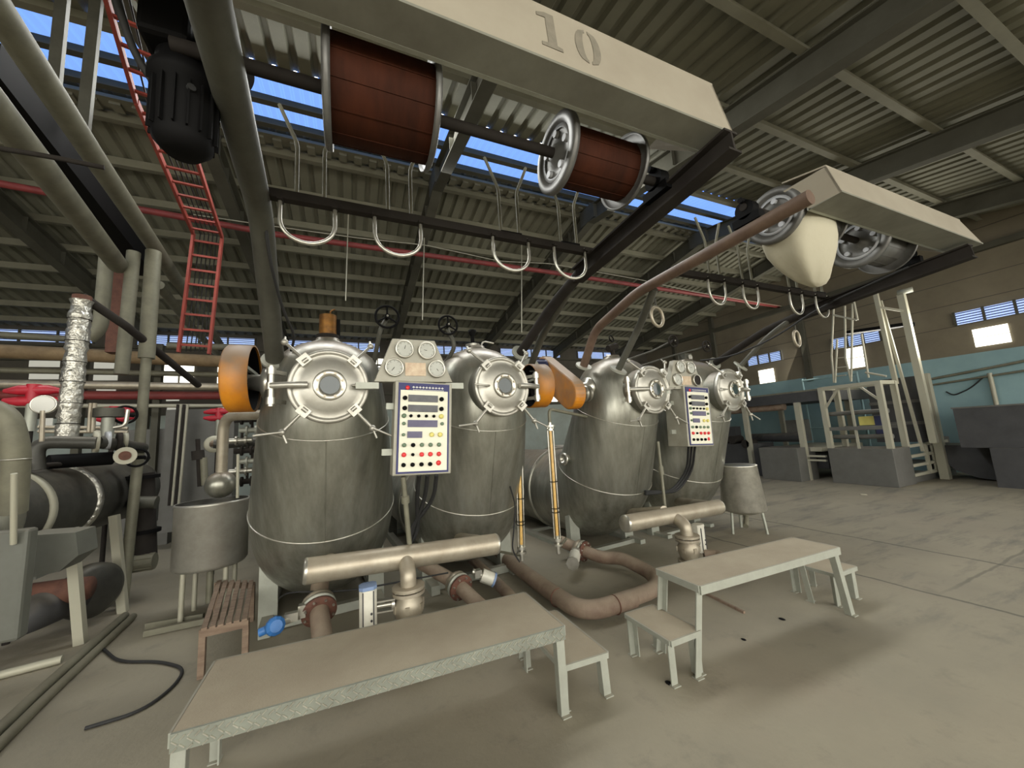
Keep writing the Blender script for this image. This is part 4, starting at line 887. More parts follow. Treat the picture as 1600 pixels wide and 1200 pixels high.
stencil([(x * q, z * q) for (x, z) in one], ox + ux * (-.01), ux, uz, nr, fs_)
for s in (-1, 1):
    o_ = [(s * (.45 + 0), 10), (s * 1.4, 9.6)] + [(s * (1.0 + 2.5 * math.sin(a)), 5 + 4.9 * math.cos(a)) for a in [PI * k / 12 for k in range(2, 11)]] + [(s * 1.4, .4), (s * .45, 0), (s * .45, .9)] + [(s * (.45 + .95 * math.sin(a)), 5 - 4.2 * math.cos(a)) for a in [PI * k / 10 for k in range(1, 10)]] + [(s * .45, 9.1)]
    stencil([(x * q, z * q) for (x, z) in o_], oy + ux * .02, ux, uz, nr, fs_)
g1 = at_z(1525, 385, 3.08); g0 = at_z(1313, 287, 3.08); gy_ = (g1.y + g0.y) / 2; hood('second pale sheet metal hood, above the grey reels on the right', at_y(1313, 287, gy_).x, g1.x, gy_, gy_ + .2, 3.08, 3.30, gy_ + .05, at_y(1313, 287, gy_).x - .02, g1.x - .22)
# geared motor at the left arm
t = thing('geared_motor', 'large black geared motor hanging beside the thick grey arm', 'motor', (-.62, 1.66, 2.78))
mp = V(-.60, 1.72, 3.10)
mo = MB().lathe([(0, -.32), (.06, -.32), (.095, -.28), (.10, -.05), (.12, -.04), (.12, .0), (.10, .02), (.10, .12), (0, .12)], mp, (0, 0, 1), 28)
for k in range(16): a = 2 * PI * k / 16; mo.box(mp + V(.103 * math.cos(a), .103 * math.sin(a), -.16), (.014, .006, .2), rotz(a))
mo.build('motor_body', 'black', t); MB().box(mp + V(-.04, -.02, .2), (.16, .22, .26)).build('gearbox', 'black', t, bev=.02)
MB().box(mp + V(-.08, -.10, .36), (.22, .30, .04)).build('mounting_plate', 'hoodgrey', t)
MB().cyl(mp + V(0, .0, .2), mp + V(.2, 0, .08), .05).build('output_shaft', 'darkbeam', t)
MB().tube(fillet([mp + V(-.17, -.2, .2), mp + V(-.14, -.05, .0), mp + V(-.05, .05, -.10), mp + V(.05, -.1, -.1)], .1), .014, 8).build('motor_cable', 'rubber', t)
cp_ = at_z(340, 14, 3.14); MB().lathe([(0, 0), (.05, 0), (.055, .02), (.055, .05), (.0, .06)], cp_, (0, -.2, -1), 10, False).build('arm_end_cover', 'cloth', label='pale worn cover on the tip of the thick grey arm', cat='cover')

# ================================================================== LEFT SIDE PLANT
# horizontal dark vessel
VX, VZ, VR = -2.66, 1.20, .36
t = thing('horizontal_vessel', 'large dark horizontal pressure vessel at the left edge of the photo', 'vessel', (VX, 5, 0))
MB().lathe([(0, -.24), (.10, -.23), (.22, -.17), (.31, -.09), (VR, 0), (VR, 2.3), (.3, 2.4), (0, 2.45)], (VX, 4.25, VZ), (0, 1, 0), 48).build('shell', 'darkvessel', t)
MB().lathe([(0, -.25), (.10, -.24), (.22, -.18), (.315, -.095), (VR + .004, 0), (VR + .004, .02)], (VX, 4.25, VZ), (0, 1, 0), 48).build('dished_end', 'vessel', t)
for (yy, m_) in ((4.52, 'rail'), (5.18, 'foil')): MB().lathe([(VR, 0), (VR + .02, 0), (VR + .02, .07), (VR, .07)], (VX, yy, VZ), (0, 1, 0), 48).build('clamp_band', m_, t)
for yy in (4.82, 5.5):
    MB().beam((-2.30, yy, 1.0), (-2.17, yy, 0), .07, .07).build('support_leg', 'rail', t)
    MB().beam((-2.95, yy, 1.0), (-3.1, yy, 0), .07, .07).build('support_leg', 'rail', t)
MB().tube([(-2.48, 4.2, 1.58), (-2.42, 6.5, 1.58)], .02, 8).build('top_rail', 'darkbeam', t)
MB().box((-2.45, 4.6, .80), (.4, .5, .2)).build('saddle', 'cabinet', t)
c1_ = at_y(35, 840, 4.1); c2_ = at_y(120, 900, 4.1)
MB().prism([at_y(30, 838, 4.1), at_y(118, 832, 4.1), at_y(122, 868, 4.1), at_y(92, 893, 4.1), at_y(28, 908, 4.1)], (0, 0, 0), (0, .25, 0)).build('hanging_box', 'cabinet', label='grey steel bracket box hung under the dark horizontal vessel', cat='bracket')
q1 = at_y(-60, 838, 3.75); q2 = at_y(27, 1002, 3.75)
MB().box(((q1.x + q2.x) / 2, 3.80, (q1.z + q2.z) / 2), (q2.x - q1.x, .10, q1.z - q2.z)).build('steel_cabinet', 'cabinet', label='plain grey steel cabinet cut by the left edge of the photo', cat='cabinet', bev=.02)
MB().lathe([(0, 0), (.1, 0), (.24, .02), (.25, .05), (.25, .12), (.2, .16), (0, .17)], at_y(132, 922, 5.3) , (.9, -.6, 0), 36).build('scroll_pump', 'darkvessel', label='round dark pump casing behind the left vessel leg', cat='pump')
MB().lathe([(0, -.2), (.14, -.19), (.15, 0), (.15, .3), (0, .3)], at_y(60, 955, 4.9), (.3, 1, 0), 28).build('pump_motor', 'machinedark', label='dark pump motor on the floor at the left edge', cat='motor')
MB().lathe([(0, -.2), (.1, -.2), (.11, 0), (.11, .5), (0, .5)], at_y(95, 925, 5.0), (-1, .1, 0), 24).build('brown_pump_barrel', 'rust', label='brown barrel lying under the left horizontal vessel', cat='pump')
t = thing('elbow_pipe', 'thick silver elbow pipe rising from the horizontal vessel end', 'pipe', at_y(20, 770, 3.95))
MB().tube(fillet([at_y(20, 800, 4.08), at_y(26, 700, 3.95), at_y(10, 645, 3.9), at_y(-60, 628, 3.85)], .22, 10), .072, 24).build('pipe_run', 'gpipe', t)
MB().torus(at_y(24, 718, 3.96), (0, 0, 1), .073, .005, 28, 6).build('weld_ring', 'bright', t)
t = thing('pressure_gauge', 'round white pressure gauge on a thin pipe at the left', 'gauge', at_y(65, 690, 4.2)); g = at_y(68, 632, 4.2)
MB().lathe([(0, .04), (.07, .04), (.075, 0), (.068, -.01), (.064, 0), (0, 0)], g, (-.2, 1, 0), 28).build('gauge_case', 'bright', t); MB().lathe([(.064, 0), (0, .001)], g + V(0, -.006, 0), (-.2, 1, 0), 24).build('dial', 'white', t); MB().cyl(g - V(0, 0, .05), at_y(65, 690, 4.2), .015).build('stem', 'pipe', t)
MB().tube([at_y(22, 740, 3.6), at_y(21, 850, 3.73)], .016, 10).build('sight_pipe', 'rail', label='thin pale upright pipe in front of the silver vessel end', cat='pipe')
# dark pipework above the horizontal vessel
def run(name, label, pts, r, m='gpipe', rad=.15, n_=14, cat='pipe'):
    return MB().tube(fillet(pts, rad, 6), r, n_).build(name, m, label=label, cat=cat)
run('dark_pipe', 'dark pipe bending down onto the horizontal vessel', [at_y(150, 692, 4.7), at_y(55, 690, 4.6), at_y(57, 735, 4.6)], .055, 'darkvessel')
run('dark_pipe', 'black pipe lying just above the horizontal vessel', [at_y(75, 722, 4.9), at_y(175, 716, 5.2)], .065, 'black')
dp_ = thing('flanged_pipe', 'dark thick pipe with four ring flanges leading right above the horizontal vessel', 'pipe', at_y(150, 700, 4.8))
MB().tube([at_y(148, 690, 4.8), at_y(222, 700, 5.6)], .06, 14).build('pipe_run', 'darkvessel', dp_)
for k, (px, py, Yd, r_, m_) in enumerate(((150, 690, 4.8, .10, 'rail'), (168, 688, 4.95, .085, 'hub'), (186, 690, 5.1, .09, 'darkbeam'), (195, 688, 5.2, .08, 'rail'))):
    p = at_y(px, py, Yd); MB().lathe([(.04, -.02), (r_, -.02), (r_, .02), (.04, .02)], p, (.9, .5, 0), 28).build('ring_flange', m_, dp_)
t = thing('hand_valve', 'grey round valve bonnet above the dark flanges', 'valve', at_y(168, 680, 5.2)); p = at_y(170, 645, 5.2)
MB().disc(p, (0, 0, 1), .115, .09).build('bonnet', 'beam', t); MB().cyl(p - V(0, 0, .05), p - V(0, 0, .25), .05).build('neck', 'galv', t)
for k in range(2): run('steam_pipe', ['left', 'right'][k] + ' thin upright steel pipe beside the grey valve bonnet', [at_y(142 + 6 * k, 630, 5.4), at_y(139 + 6 * k, 675, 5.4)], .018, 'pipe')
run('curved_hose', 'shiny bent tube right of the grey valve bonnet', [at_y(178, 668, 5.1), at_y(196, 665, 5.1), at_y(200, 640, 5.1)], .018, 'bright', .05)
for (px, py, lb) in ((196, 648, 'black round handwheel at the left beside the shiny bent tube'), (214, 715, 'black round handwheel above the end of the horizontal vessel')):
    p = at_y(px, py, 5.3); t = thing('handwheel', lb, 'handwheel', p - V(0, 0, .1)); MB().torus(p, (.5, -1, 0), .09, .012, 28, 8).build('wheel', 'black', t); MB().cyl(p, p + V(0, .15, 0), .02).build('stem', 'black', t)
t = thing('flanged_valve', 'pale flange face with rusty centre at the right end of the black pipe', 'valve', at_y(196, 715, 5.0)); p = at_y(196, 712, 5.0)
MB().disc(p, (.3, -1, 0), .085, .03).build('flange', 'rail', t); MB().disc(p + V(.005, -.02, 0), (.3, -1, 0), .045, .03).build('rusty_centre', 'rust', t)
t = thing('vertical_pump', 'dark vertical pump block right of the horizontal vessel', 'pump', at_y(225, 870, 5.9))
MB().cyl(at_y(222, 740, 5.9), at_y(226, 870, 5.9), .11).build('pump_column', 'darkbeam', t); MB().disc(at_y(222, 745, 5.9), (0, 0, 1), .16, .04).build('flange', 'black', t); MB().disc(at_y(225, 830, 5.9), (0, 0, 1), .15, .04).build('flange', 'black', t)
MB().box(at_y(228, 800, 5.95), (.16, .2, .25)).build('gear_case', 'darkvessel', t); MB().cyl(at_y(205, 785, 5.8), at_y(245, 785, 5.8), .07).build('side_barrel', 'beam', t)
t = thing('small_motor', 'small pale ribbed motor low behind the left vessel', 'motor', at_y(215, 890, 5.8)); p = at_y(217, 880, 5.8)
mb = MB().cyl(p + V(-.12, 0, 0), p + V(.14, 0, 0), .09)
for k in range(10): a = 2 * PI * k / 10; mb.box(p + V(.02, .09 * math.cos(a), .09 * math.sin(a)), (.22, .01, .01))
mb.build('motor_body', 'gpipe', t)
# foil wrapped riser, red valve wheels
t = thing('foil_wrapped_pipe', 'crinkled silver foil wrapped pipe standing at the left', 'pipe', at_y(104, 688, 5.0)); A = at_y(128, 470, 5.0); B = at_y(103, 690, 5.0)
pts = [B.lerp(A, k / 40) for k in range(41)]; random.seed(3)
MB().tube(pts, [.078 + random.uniform(-.009, .009) for _ in pts], 18).build('foil_sleeve', 'foil', t)
MB().tube([A, A + V(0, 0, .05)], .07, 14).build('pipe_end', 'rust', t)
for q in (.12, .26, .41, .55, .7, .86): MB().torus(B.lerp(A, q), (A - B), .082, .004, 20, 6).build('binding_wire', 'darkbeam', t)
def red_valve(label, px, py, Yd, s):
    p = at_y(px, py, Yd); t = thing('red_valve', label, 'valve', p - V(0, 0, .15 * s))
    mb = MB()
    for dz in (-.045, .045): mb.tube([p + V(-.2 * s, 0, dz * s), p + V(-.1 * s, 0, dz * s * 1.2), p + V(.1 * s, 0, dz * s * 1.2), p + V(.2 * s, 0, dz * s)], [.02 * s, .05 * s, .05 * s, .02 * s], 10)
    mb.cyl(p + V(0, 0, -.06 * s), p + V(0, 0, .11 * s), .05 * s).build('valve_head', 'redpaint', t)
    MB().cyl(p - V(0, 0, .35 * s), p, .04 * s).build('valve_neck', 'galv', t); MB().cyl(V(p.x, p.y, 0), p - V(0, 0, .3 * s), .025).build('stand_pipe', 'darkbeam', t)
red_valve('large red valve head at the left edge above the silver elbow', 52, 618, 5.2, 1.0)
red_valve('red valve head beside the grey bonnet at the left', 178, 648, 6.6, 1.0)
red_valve('small red valve head below the round orange guard', 342, 648, 6.4, .85)
# tall vertical pipes and brown column
run('riser_pipe', 'pale riser pipe with a bend at its foot, left of the brown column', [at_y(167, 398, 6.2), at_y(157, 512, 6.2), at_y(138, 530, 6.2)], .072, 'gpipe', .2)
run('riser_pipe', 'pale riser pipe in front of the brown column', [at_y(209, 394, 6.0), at_y(192, 565, 6.0), at_y(190, 585, 6.0)], .068, 'gpipe')
run('riser_pipe', 'tallest pale riser pipe, right of the brown column', [at_y(240, 393, 5.6), at_y(229, 560, 5.6)], .075, 'gpipe')
run('riser_pipe', 'thinner lower length of the tallest riser pipe', [at_y(229, 556, 5.6), at_y(219, 688, 5.6), V(at_y(219, 688, 5.6).x - .05, 5.6, 0)], .048, 'gpipe')
MB().beam(at_y(191, 395, 8.4), at_y(181, 552, 8.4), .2, .2, (0, 1, 0)).build('brown_column', 'rust', label='brown square column behind the pale riser pipes', cat='column')
run('slanting_pipe', 'dark pipe slanting down right from the top of the foil wrapped pipe', [at_y(128, 463, 5.0), at_y(198, 510, 5.3), at_y(310, 602, 6.6)], .042, 'darkbeam', .05)
# horizontal lines at the back
hl = [((0, 523), (112, 530), 9.0, .06, 'gpipe', 'highest pale horizontal pipe at the far left'), ((-60, 546), (372, 566), 8.6, .115, 'insul', 'thick brown insulated horizontal pipe at the back left'),
      ((262, 540), (375, 543), 8.5, .06, 'gpipe', 'short pale horizontal pipe behind the red ladder foot'), ((-60, 577), (380, 586), 8.8, .05, 'gpipe', 'thin pale horizontal pipe below the brown insulated one'), ((-60, 599), (380, 605), 8.7, .07, 'pipe', 'dusty steel horizontal pipe above the red pipe'),
      ((-60, 617), (380, 618), 8.9, .08, 'redpipe', 'dull red horizontal pipe at the back left'), ((-60, 634), (380, 634), 8.8, .035, 'rail', 'thin bright horizontal pipe below the red pipe'), ((60, 667), (200, 669), 6.2, .02, 'pipe', 'thin horizontal tube behind the foil wrapped pipe'), ((60, 674), (200, 675), 6.2, .02, 'pipe', 'lower thin horizontal tube behind the foil wrapped pipe')]
for (a, b, Yd, r_, m_, lb) in hl: run('horizontal_pipe', lb, [at_y(*a, Yd), at_y(*b, Yd)], r_, m_)
for (px, lb) in ((118, 'left'), (240, 'right')):
    p = at_y(px, 585, 8.8); MB().beam(V(p.x, 9.0, 0), V(p.x, 9.0, 3.7), .1, .1).build('pipe_rack_post', 'rafter', label=lb + ' grey post carrying the horizontal pipes at the back left', cat='post')
for k in range(4): run('conduit', ['first', 'second', 'third', 'fourth'][k] + ' of four thin conduits dropping down the back left', [at_y(278 + k * 5, 632, 8.2), at_y(272 + k * 5, 700, 8.2), at_y(264 + k * 5, 790, 8.2)], .02, 'rail' if k % 2 else 'darkbeam', .3)
MB().box(at_y(315, 730, 8.6) , (1.0, .3, 2.1)).build('wall_panel', 'machine', label='pale grey cabinet standing behind the round tank', cat='cabinet')
p = at_y(235, 740, 9.2); MB().box((p.x, p.y, 1.05), (.7, .3, 2.1)).build('wall_panel', 'machine', label='pale grey cabinet behind the end of the horizontal vessel', cat='cabinet')
# diagonal roof pipes (horizontal runs heading away from the viewer)
run('overhead_pipe', 'long pale overhead pipe crossing the upper left corner', [at_z(-40, -40, 4.3), at_z(140, 235, 4.3), at_z(345, 540, 4.3)], .085, 'gpipe', .1)
run('overhead_pipe', 'lower grey overhead pipe crossing the left edge', [at_z(-40, 130, 4.0), at_z(60, 255, 4.0), at_z(185, 415, 4.0)], .10, 'gpipe', .1)
MB().beam(at_z(-40, 80, 4.5), at_z(230, 420, 4.5), .22, .25).build('overhead_beam', 'black', label='dark overhead beam between the two overhead pipes', cat='beam')
run('overhead_pipe', 'slim grey overhead pipe behind the red ladder', [at_z(248, 445, 4.2), at_z(300, 512, 4.2), at_z(348, 562, 4.2)], .07, 'gpipe', .1)
MB().tube(fillet([at_y(0, 232, 3.5), at_y(80, 245, 3.55), at_y(163, 262, 3.6)], .2), .018, 8).build('overhead_rod', 'darkbeam', label='thin dark rod tied across the upper left pipes', cat='rod')
for (a, b, lb) in (((98, 0), (84, 140), 'left pale hanger post in front of the blue skylight'), ((150, 12), (130, 205), 'right pale hanger post in front of the blue skylight')):
    A = at_y(*a, 4.4); B = at_y(*b, 4.4); A = B + (A - B) * (rz(4.4) - .1 - B.z) / (A.z - B.z); MB().beam(A, B, .085, .05).build('hanger_post', 'beam', label=lb, cat='post')
# red ladder tray
def tray(label, pts, wd, rung, parent=None, m='redtray'):
    t = thing('cable_ladder', label, 'ladder', pts[-1]); 
    rails = [MB(), MB()]; k_ = 0
    for (A, B) in zip(pts[:-1], pts[1:]):
        d = (B - A).normalized(); u = V(1, 0, 0); u = (u - d * u.dot(d)).normalized(); nn = d.cross(u)
        for i, s in enumerate((-1, 1)): rails[i].beam(A + u * s * wd / 2, B + u * s * wd / 2, .03, .07, nn)
        L_ = (B - A).length; k = int(L_ / rung)
        for j in range(k): p = A + d * (j + .5) * L_ / k; MB().beam(p - u * wd / 2, p + u * wd / 2, .03, .02, nn).build('rung', m, t)
    for r_ in rails: r_.build('side_rail', m, t)
    return t
L0, L1 = at_z(205, -30, 5.0), at_z(250, 170, 5.0); L2 = at_z(325, 368, 4.78)
tray('red oxide cable ladder running overhead and dropping down at the left', [L0, L1, L2], .34, .22)
vt = at_y(325, 368, L2.y); vb = at_y(303, 552, L2.y)
tray('red oxide vertical ladder hanging behind the pale riser pipes', [vt, vb], .34, .2)
cb = MB()
for k in range(5): off = V(-.1 + k * .05, .03, .03); cb.tube([L0 + off, L1 + off, L2 + off, vb + off], .008, 6)
cb.build('ladder_cables', 'rubber', label='bundle of thin cables lying in the red ladder', cat='cables', kind='stuff')
# sprinkler pipes under the roof
run('sprinkler_pipe', 'dull red roof pipe crossing behind the hooks', [at_y(-60, 276, 7.6), at_y(430, 366, 7.6), at_y(850, 424, 7.6), at_y(1290, 490, 7.6)], .055, 'redpipe')
run('roof_wire', 'thin pale wire running along the red roof pipe', [at_y(a_, b_, 7.45) for a_, b_ in ((300, 335), (430, 354), (560, 372), (665, 383), (780, 408), (860, 412), (1000, 437), (1080, 455), (1230, 480))], .009, 'rail', cat='wire')
for (px, y0, y1, lb) in ((545, 400, 470, 'pale rod hanging above the leftmost vessel'), (665, 386, 500, 'pale rod hanging above the second handwheel'), (820, 440, 520, 'pale rod hanging left of the dark beam arm foot')):
    A = at_y(px, y0, 7.5); B = at_y(px - 5, y1, 7.5); A = V(A.x, 7.5, rz(7.5) - .05); MB().cyl(A, B, .012, n=6).build('hanging_rod', 'rail', label=lb, cat='rod')
# tank, ball and pipe between horizontal vessel and first dyeing vessel
tc_ = V(-1.30, 4.95, 0)
t = thing('round_tank', 'shiny round steel tank on thin legs left of the leftmost vessel', 'tank', tc_)
MB().lathe([(0, .44), (.18, .44), (.29, .47), (.31, .50), (.31, 1.07), (.316, 1.08), (.316, 1.10), (.30, 1.10)], tc_, (0, 0, 1), 56).build('tank_body', 'door', t); MB().lathe([(.30, 1.10), (.29, 1.02), (0, 1.02)], tc_, (0, 0, 1), 40).build('tank_lid', 'darkvessel', t)
for k in range(4): a = PI / 4 + k * PI / 2; MB().cyl(tc_ + V(.24 * math.cos(a), .24 * math.sin(a), 0), tc_ + V(.24 * math.cos(a), .24 * math.sin(a), .5), .022).build('leg', 'rail', t)
MB().cyl(tc_ + V(0, 0, .1), tc_ + V(0, 0, .46), .03).build('drain_stub', 'gpipe', t)
bp_ = at_y(345, 757, 4.8)
t = thing('ball_float_pipe', 'hammered steel ball with grey bent pipe above the round tank', 'pipe', bp_ - V(0, 0, .13))
MB().sphere(bp_, .135, 32).build('steel_ball', 'vessel', t); MB().tube(fillet([bp_ + V(0, 0, .1), at_y(350, 650, 4.7), at_y(412, 648, 4.4)], .16, 10), .05, 20).build('bent_pipe', 'pipe', t)
run('tank_rod', 'thin pale upright rod right of the steel ball', [at_y(372, 710, 4.7), at_y(371, 778, 4.7)], .014, 'rail', cat='rod')
t = thing('flanged_valve', 'pale ring flange with dark bore left of the bent grey pipe', 'valve', at_y(334, 697, 5.6)); p = at_y(334, 694, 5.6)
MB().lathe([(.05, 0), (.10, 0), (.10, .03), (.05, .03)], p, (.5, -1, 0), 28).build('flange', 'rail', t); MB().cyl(p, p + V(.6, .1, 0), .06).build('pipe_run', 'darkvessel', t)
t = thing('gate_valve', 'dark upright valve with thin stem left of the steel ball', 'valve', at_y(312, 760, 5.5))
MB().cyl(at_y(309, 686, 5.5), at_y(312, 760, 5.5), .022).build('stem', 'darkbeam', t); MB().cyl(at_y(309, 704, 5.5), at_y(310, 718, 5.5), .06).build('valve_body', 'darkbeam', t); MB().cyl(at_y(318, 715, 5.5), at_y(320, 758, 5.5), .035).build('side_tube', 'gpipe', t)
random.seed(11)
for k in range(8):
    px = 378 + (k % 3) * 8; py = 640 + k * 16; p = at_y(px, py, 5.2)
    t = thing('pipe_fitting', ['topmost', 'second', 'third', 'fourth', 'fifth', 'sixth', 'seventh', 'lowest'][k] + ' small steel fitting down the gap left of the leftmost vessel', 'fitting', p, group='fittings left of the leftmost vessel')
    MB().cyl(p + V(-.12, 0, 0), p + V(.1, 0, .0), .03).disc(p + V(-.05, 0, 0), (1, 0, 0), .055, .02).disc(p + V(.04, 0, 0), (1, 0, 0), .055, .02).build('flange', ['bright', 'darkbeam', 'galv'][k % 3], t)
    MB().cyl(p, p + V(0, 0, .12), .014).build('stem', 'darkbeam', t)
run('feed_pipe', 'horizontal pink brown pipe behind the small fittings', [at_y(330, 692, 6.0), at_y(400, 694, 6.0)], .05, 'brownpipe')
# floor runs at the left
run('floor_rail', 'left pale pipe lying on the floor towards the left edge', [at_z(-60, 1195, .04), at_z(60, 1082, .04), at_z(195, 962, .04)], .035, 'gpipe')
run('floor_rail', 'right pale pipe lying on the floor towards the left edge', [at_z(-60, 1222, .03), at_z(70, 1092, .03), at_z(208, 963, .03)], .03, 'gpipe')
run('floor_rail', 'short pale pipe lying under the left cabinet', [at_z(-20, 1060, .03), at_z(97, 1030, .03)], .03, 'rail')
run('floor_hose', 'thin dark hose curling on the floor left of the slatted stand', [at_z(155, 1008, .012), at_z(185, 1035, .012), at_z(250, 1033, .012), at_z(290, 1045, .012), at_z(270, 1075, .012), at_z(220, 1112, .012), at_z(133, 1138, .012)], .011, 'rubber', .4, 8, 'hose')
for (a, b, lb) in (((228, 978), (318, 962), 'upper'), ((225, 990), (320, 970), 'lower')): MB().beam(at_z(*a, .03), at_z(*b, .03), .04, .05).build('floor_skid', 'gpipe', label=lb + ' pale steel skid bar on the floor below the round tank', cat='bar')
# tank on the right
tr_ = V(5.24, 3.80, 0)
t = thing('conical_tank', 'small bright conical steel tank on three legs right of the last vessel', 'tank', tr_)
MB().lathe([(0, .26), (.15, .26), (.28, .31), (.29, .33), (.24, .93), (.245, .94), (.235, .95), (0, .95)], tr_, (0, 0, 1), 48).build('tank_body', 'bright', t)
for k in range(3): a = -1.2 + k * 2 * PI / 3; MB().cyl(tr_ + V(.25 * math.cos(a), .25 * math.sin(a), 0), tr_ + V(.22 * math.cos(a), .22 * math.sin(a), .32), .018).build('leg', 'galv', t)
MB().tube(fillet([tr_ + V(0, 0, .28), tr_ + V(0, -.02, .2), tr_ + V(-.15, -.1, .12)], .05), .035).build('drain_stub', 'gpipe', t)

# ================================================================== MACHINES AGAINST THE TEAL WALL
def boxm(x0, x1, y0, y1, z0, z1): return MB().box(((x0 + x1) / 2, (y0 + y1) / 2, (z0 + z1) / 2), (x1 - x0, y1 - y0, z1 - z0))
t = thing('tower_machine', 'tall grey frame machine with solid lower boxes and inner shelves by the teal wall', 'machine', (11.6, 4.6, 0))
boxm(10.45, 11.2, 4.08, 5.25, 0, .80).build('front_box', 'machine', t, bev=.01)
boxm(11.2, 13.2, 4.15, 4.25, 0.0, .12).build('side_skirt', 'machine', t); boxm(13.0, 13.25, 4.1, 4.5, 0, .9).build('end_box', 'machine', t)
for z in (.18, .38, .58, .8): boxm(11.2, 13.1, 4.08, 4.14, z - .03, z + .03).build('side_rail', 'rail', t)
for x in (11.9, 12.25): boxm(x, x + .06, 4.06, 4.12, .18, .8).build('side_post', 'rail', t)
boxm(10.55, 13.1, 4.3, 5.1, .3, .34).build('bed', 'machinedark', t)
FX0, FX1, FY0, FY1 = 10.5, 11.15, 4.12, 5.2
for (x, y) in ((FX0, FY0), (FX0, FY1), (FX1, FY0), (FX1, FY1)): boxm(x - .05, x + .05, y - .05, y + .05, .8, 2.25).build('frame_post', 'rail', t)
for y in (FY0, FY1): MB().beam((FX0, y, 2.22), (FX1, y, 2.22), .08, .08).build('top_beam', 'rail', t)
for x in (FX0, FX1): MB().beam((x, FY0, 2.22), (x, FY1, 2.22), .08, .08).build('top_beam', 'rail', t); MB().beam((x, FY0, 1.25), (x, FY1, 1.25), .06, .08).build('mid_beam', 'machine', t)
MB().beam((FX0, FY0, 1.8), (FX0, FY0 + .35, 2.2), .04, .04).build('brace', 'rail', t); MB().beam((FX0, FY1, 1.7), (FX0, FY1 - .35, 2.2), .04, .04).build('brace', 'rail', t)
MB().beam((FX0, 4.66, .8), (FX0, 4.66, 2.2), .04, .04).build('brace', 'rail', t)
for z in (1.05, 1.6): MB().cyl((FX0 + .2, FY0, z), (FX0 + .2, FY1, z), .05).build('roller', 'machine', t)
boxm(10.9, 11.0, 4.45, 4.75, 1.3, 1.5).build('yellow_motor', 'yellow', t); boxm(10.85, 11.0, 4.3, 4.45, 1.1, 1.5).build('blue_motor', 'navymotor', t)
boxm(11.9, 11.98, 3.95, 4.9, .85, 2.35).build('side_panel', 'machinedark', t); boxm(11.86, 11.9, 3.95, 4.9, 1.25, 1.32).build('panel_rib', 'machine', t); boxm(11.86, 11.9, 3.95, 4.9, 1.75, 1.82).build('panel_rib', 'machine', t)
boxm(12.2, 12.35, 3.9, 4.05, 0, 2.4).build('end_column', 'rail', t)
for (px0, py0, px1, py1, xx, wd, nm) in ((1368, 458, 1400, 600, 11.6, .08, 0), (1376, 470, 1442, 705, 11.7, .05, 0), (1408, 460, 1460, 692, 11.75, .12, 1)):
    A = at_x(px0, py0, xx); B = at_x(px1, py1, xx); B = V(B.x, B.y, B.z); MB().beam(A, B, wd, wd).build('mast', 'rail', t)
A = at_x(1374, 480, 11.6); B = at_x(1412, 486, 11.7); MB().beam(A, B, .05, .05).build('mast_tie', 'rail', t)
MB().lathe([(0, 0), (.06, 0), (.06, .25), (0, .25)], at_x(1402, 458, 11.7), (.2, -1, 0), 14).build('mast_head', 'galv', t)
MB().beam(at_x(1325, 520, 12.4), at_x(1425, 506, 12.4), .3, .08).build('top_deck', 'black', t)
tl = thing('access_ladder', 'thin steel cage ladder standing on the tower machine frame', 'ladder', (10.8, 5.1, 2.25))
LA = [at_x(1300, 470, 10.8), at_x(1318, 463, 10.8), at_x(1340, 480, 10.8)]; LBt = [at_x(1304, 600, 10.8), at_x(1320, 600, 10.8), at_x(1328, 598, 10.8)]
for a, b in (((1299, 555), (1303, 598)), ((1308, 530), (1305, 598)), ((1320, 478), (1321, 560)), ((1321, 560), (1330, 596)), ((1332, 475), (1330, 596)), ((1299, 555), (1303, 470)), ((1340, 500), (1334, 470)), ((1346, 522), (1357, 590))): MB().cyl(at_x(*a, 10.8), at_x(*b, 10.8), .022, n=8).build('ladder_rail', 'rail', tl)
for z in (545, 560, 575, 588): MB().cyl(at_x(1305, z, 10.8), at_x(1322, z - 2, 10.8), .014, n=6).build('rung', 'rail', tl)
MB().cyl(at_x(1302, 492, 10.8), at_x(1338, 500, 10.8), .022, n=8).build('rung', 'rail', tl); MB().cyl(at_x(1352, 582, 10.8), at_x(1385, 588, 10.8), .022, n=8).build('ladder_rail', 'rail', tl)
# long stenter machine left of the tower
t = thing('finishing_machine', 'long grey machine with roof deck, posts and roller table left of the tower machine', 'machine', (11, 7, 0))
boxm(10.15, 10.9, 5.75, 6.7, 0, .82).build('side_box', 'machine', t, bev=.01); boxm(10.7, 12.6, 5.5, 6.7, .70, .80).build('table_top', 'rail', t); boxm(11.0, 12.6, 5.55, 6.6, .25, .62).build('inner_tray', 'machinedark', t)
for z in (.5, .6): boxm(10.5, 10.58, 5.35, 5.75, z - .02, z + .02).build('shelf_edge', 'rail', t)
boxm(10.5, 13.0, 5.3, 9.2, 1.95, 2.2).build('roof_deck', 'machinedark', t); boxm(10.5, 13.0, 5.3, 9.2, 2.2, 2.24).build('deck_top', 'gpipe', t)
for (x, y) in ((10.55, 5.8), (10.55, 7.2), (10.55, 9.1), (12.9, 5.8), (12.9, 7.6)): boxm(x - .05, x + .05, y - .06, y + .06, 0, 1.95).build('deck_post', 'rail', t)
MB().cyl((10.8, 5.9, 1.05), (11.6, 7.9, 1.02), .12).build('roller', 'machinedark', t); MB().cyl((10.7, 6.2, 1.88), (10.7, 8.3, 1.88), .1).build('roller', 'brownpipe', t)
boxm(10.6, 11.3, 7.0, 8.6, .0, .9).build('drive_housing', 'machinedark', t)
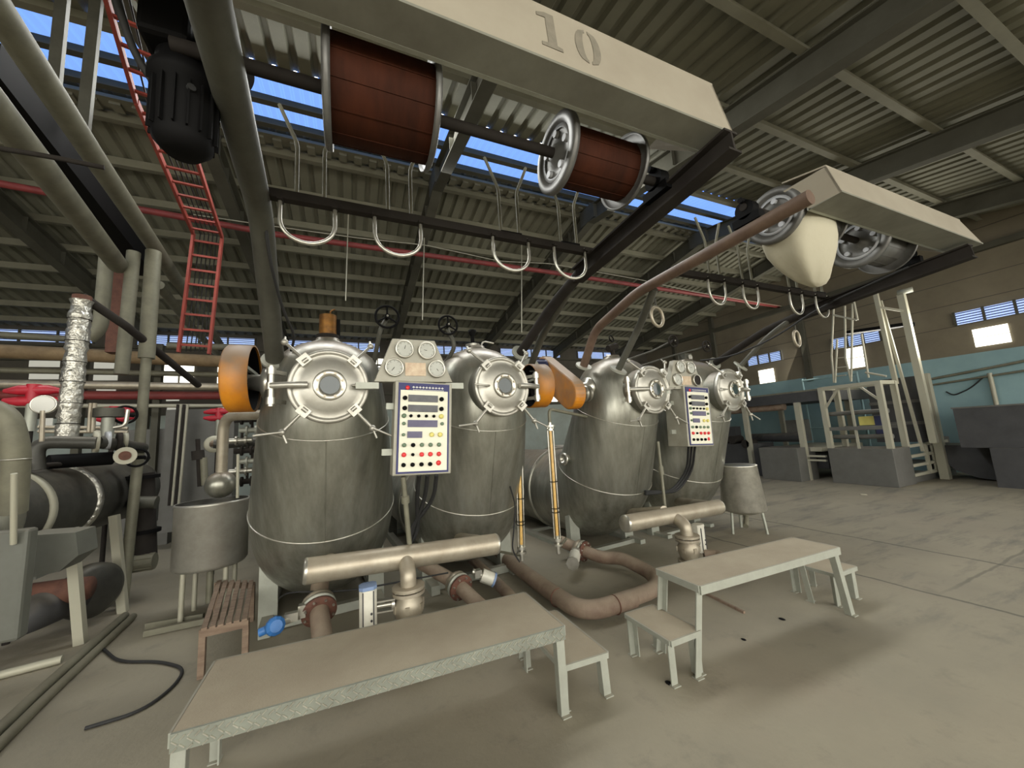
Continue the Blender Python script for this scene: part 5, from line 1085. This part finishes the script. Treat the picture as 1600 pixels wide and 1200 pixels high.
for k in range(3): MB().cyl((10.5, 7.3 + k * .4, .9 + .12 * (k % 2)), (10.9, 7.3 + k * .4, .9 + .12 * (k % 2)), .12).build('gear_cover', 'darkbeam', t)
boxm(11.5, 11.9, 6.3, 6.7, .9, 1.5).build('control_cabinet', 'machine', t); boxm(11.0, 11.25, 7.9, 8.3, 1.0, 1.4).build('operator_panel', 'machinedark', t)
for k, (x, y) in enumerate(((12.9, 5.9), (12.9, 7.1))): pass
tw = thing('rail_rack', 'thin teal painted rail frame behind the finishing machine', 'frame', (13.2, 6.3, 0))
for yy in (5.6, 7.0): MB().cyl((13.2, yy, 0), (13.2, yy, 2.75), .03, n=8).build('post', 'teal', tw)
for zz in (1.2, 2.0, 2.7): MB().cyl((13.2, 5.6, zz), (13.2, 7.0, zz), .025, n=8).build('rail', 'teal', tw)
# dark cart at the right edge
t = thing('dark_cart', 'dark steel bin with a stepped body at the right edge of the photo', 'cart', (11.9, 2.6, 0))
boxm(11.5, 12.3, 1.5, 3.05, .0, .75).build('lower_bin', 'machinedark', t); boxm(11.6, 12.3, 1.5, 3.45, .75, 1.55).build('upper_bin', 'machinedark', t); boxm(11.58, 12.3, 1.5, 3.47, 1.55, 1.58).build('rim', 'machine', t)
t = thing('scoop_trough', 'dark rounded trough on the floor beside the dark bin', 'trough', (12.4, 3.6, 0))
MB().prism([V(12.3, 3.0, .75), V(12.3, 4.1, .75), V(12.3, 4.0, .45), V(12.3, 3.8, .2), V(12.3, 3.5, .06), V(12.3, 3.2, .03), V(12.3, 3.0, .1)], (0, 0, 0), (.8, 0, 0)).build('trough_body', 'machinedark', t)
for k, (px, py, s) in enumerate(((1349, 773, .05), (1045, 1128 - 60, .02), (1222, 968, .02), (1162, 1000, .015))):
    p = at_z(px, py, .0); MB().sphere(p + V(0, 0, .004), s, 8, 1, 1.3, .25).build('floor_debris', 'cloth' if k == 0 else 'black', label=['white scrap of paper on the floor before the tower machine', 'dark crumb on the floor below the plain platform legs', 'dark crumb on open floor right of the plain platform', 'small dark crumb on open floor ahead of the low step'][k], cat='scrap')
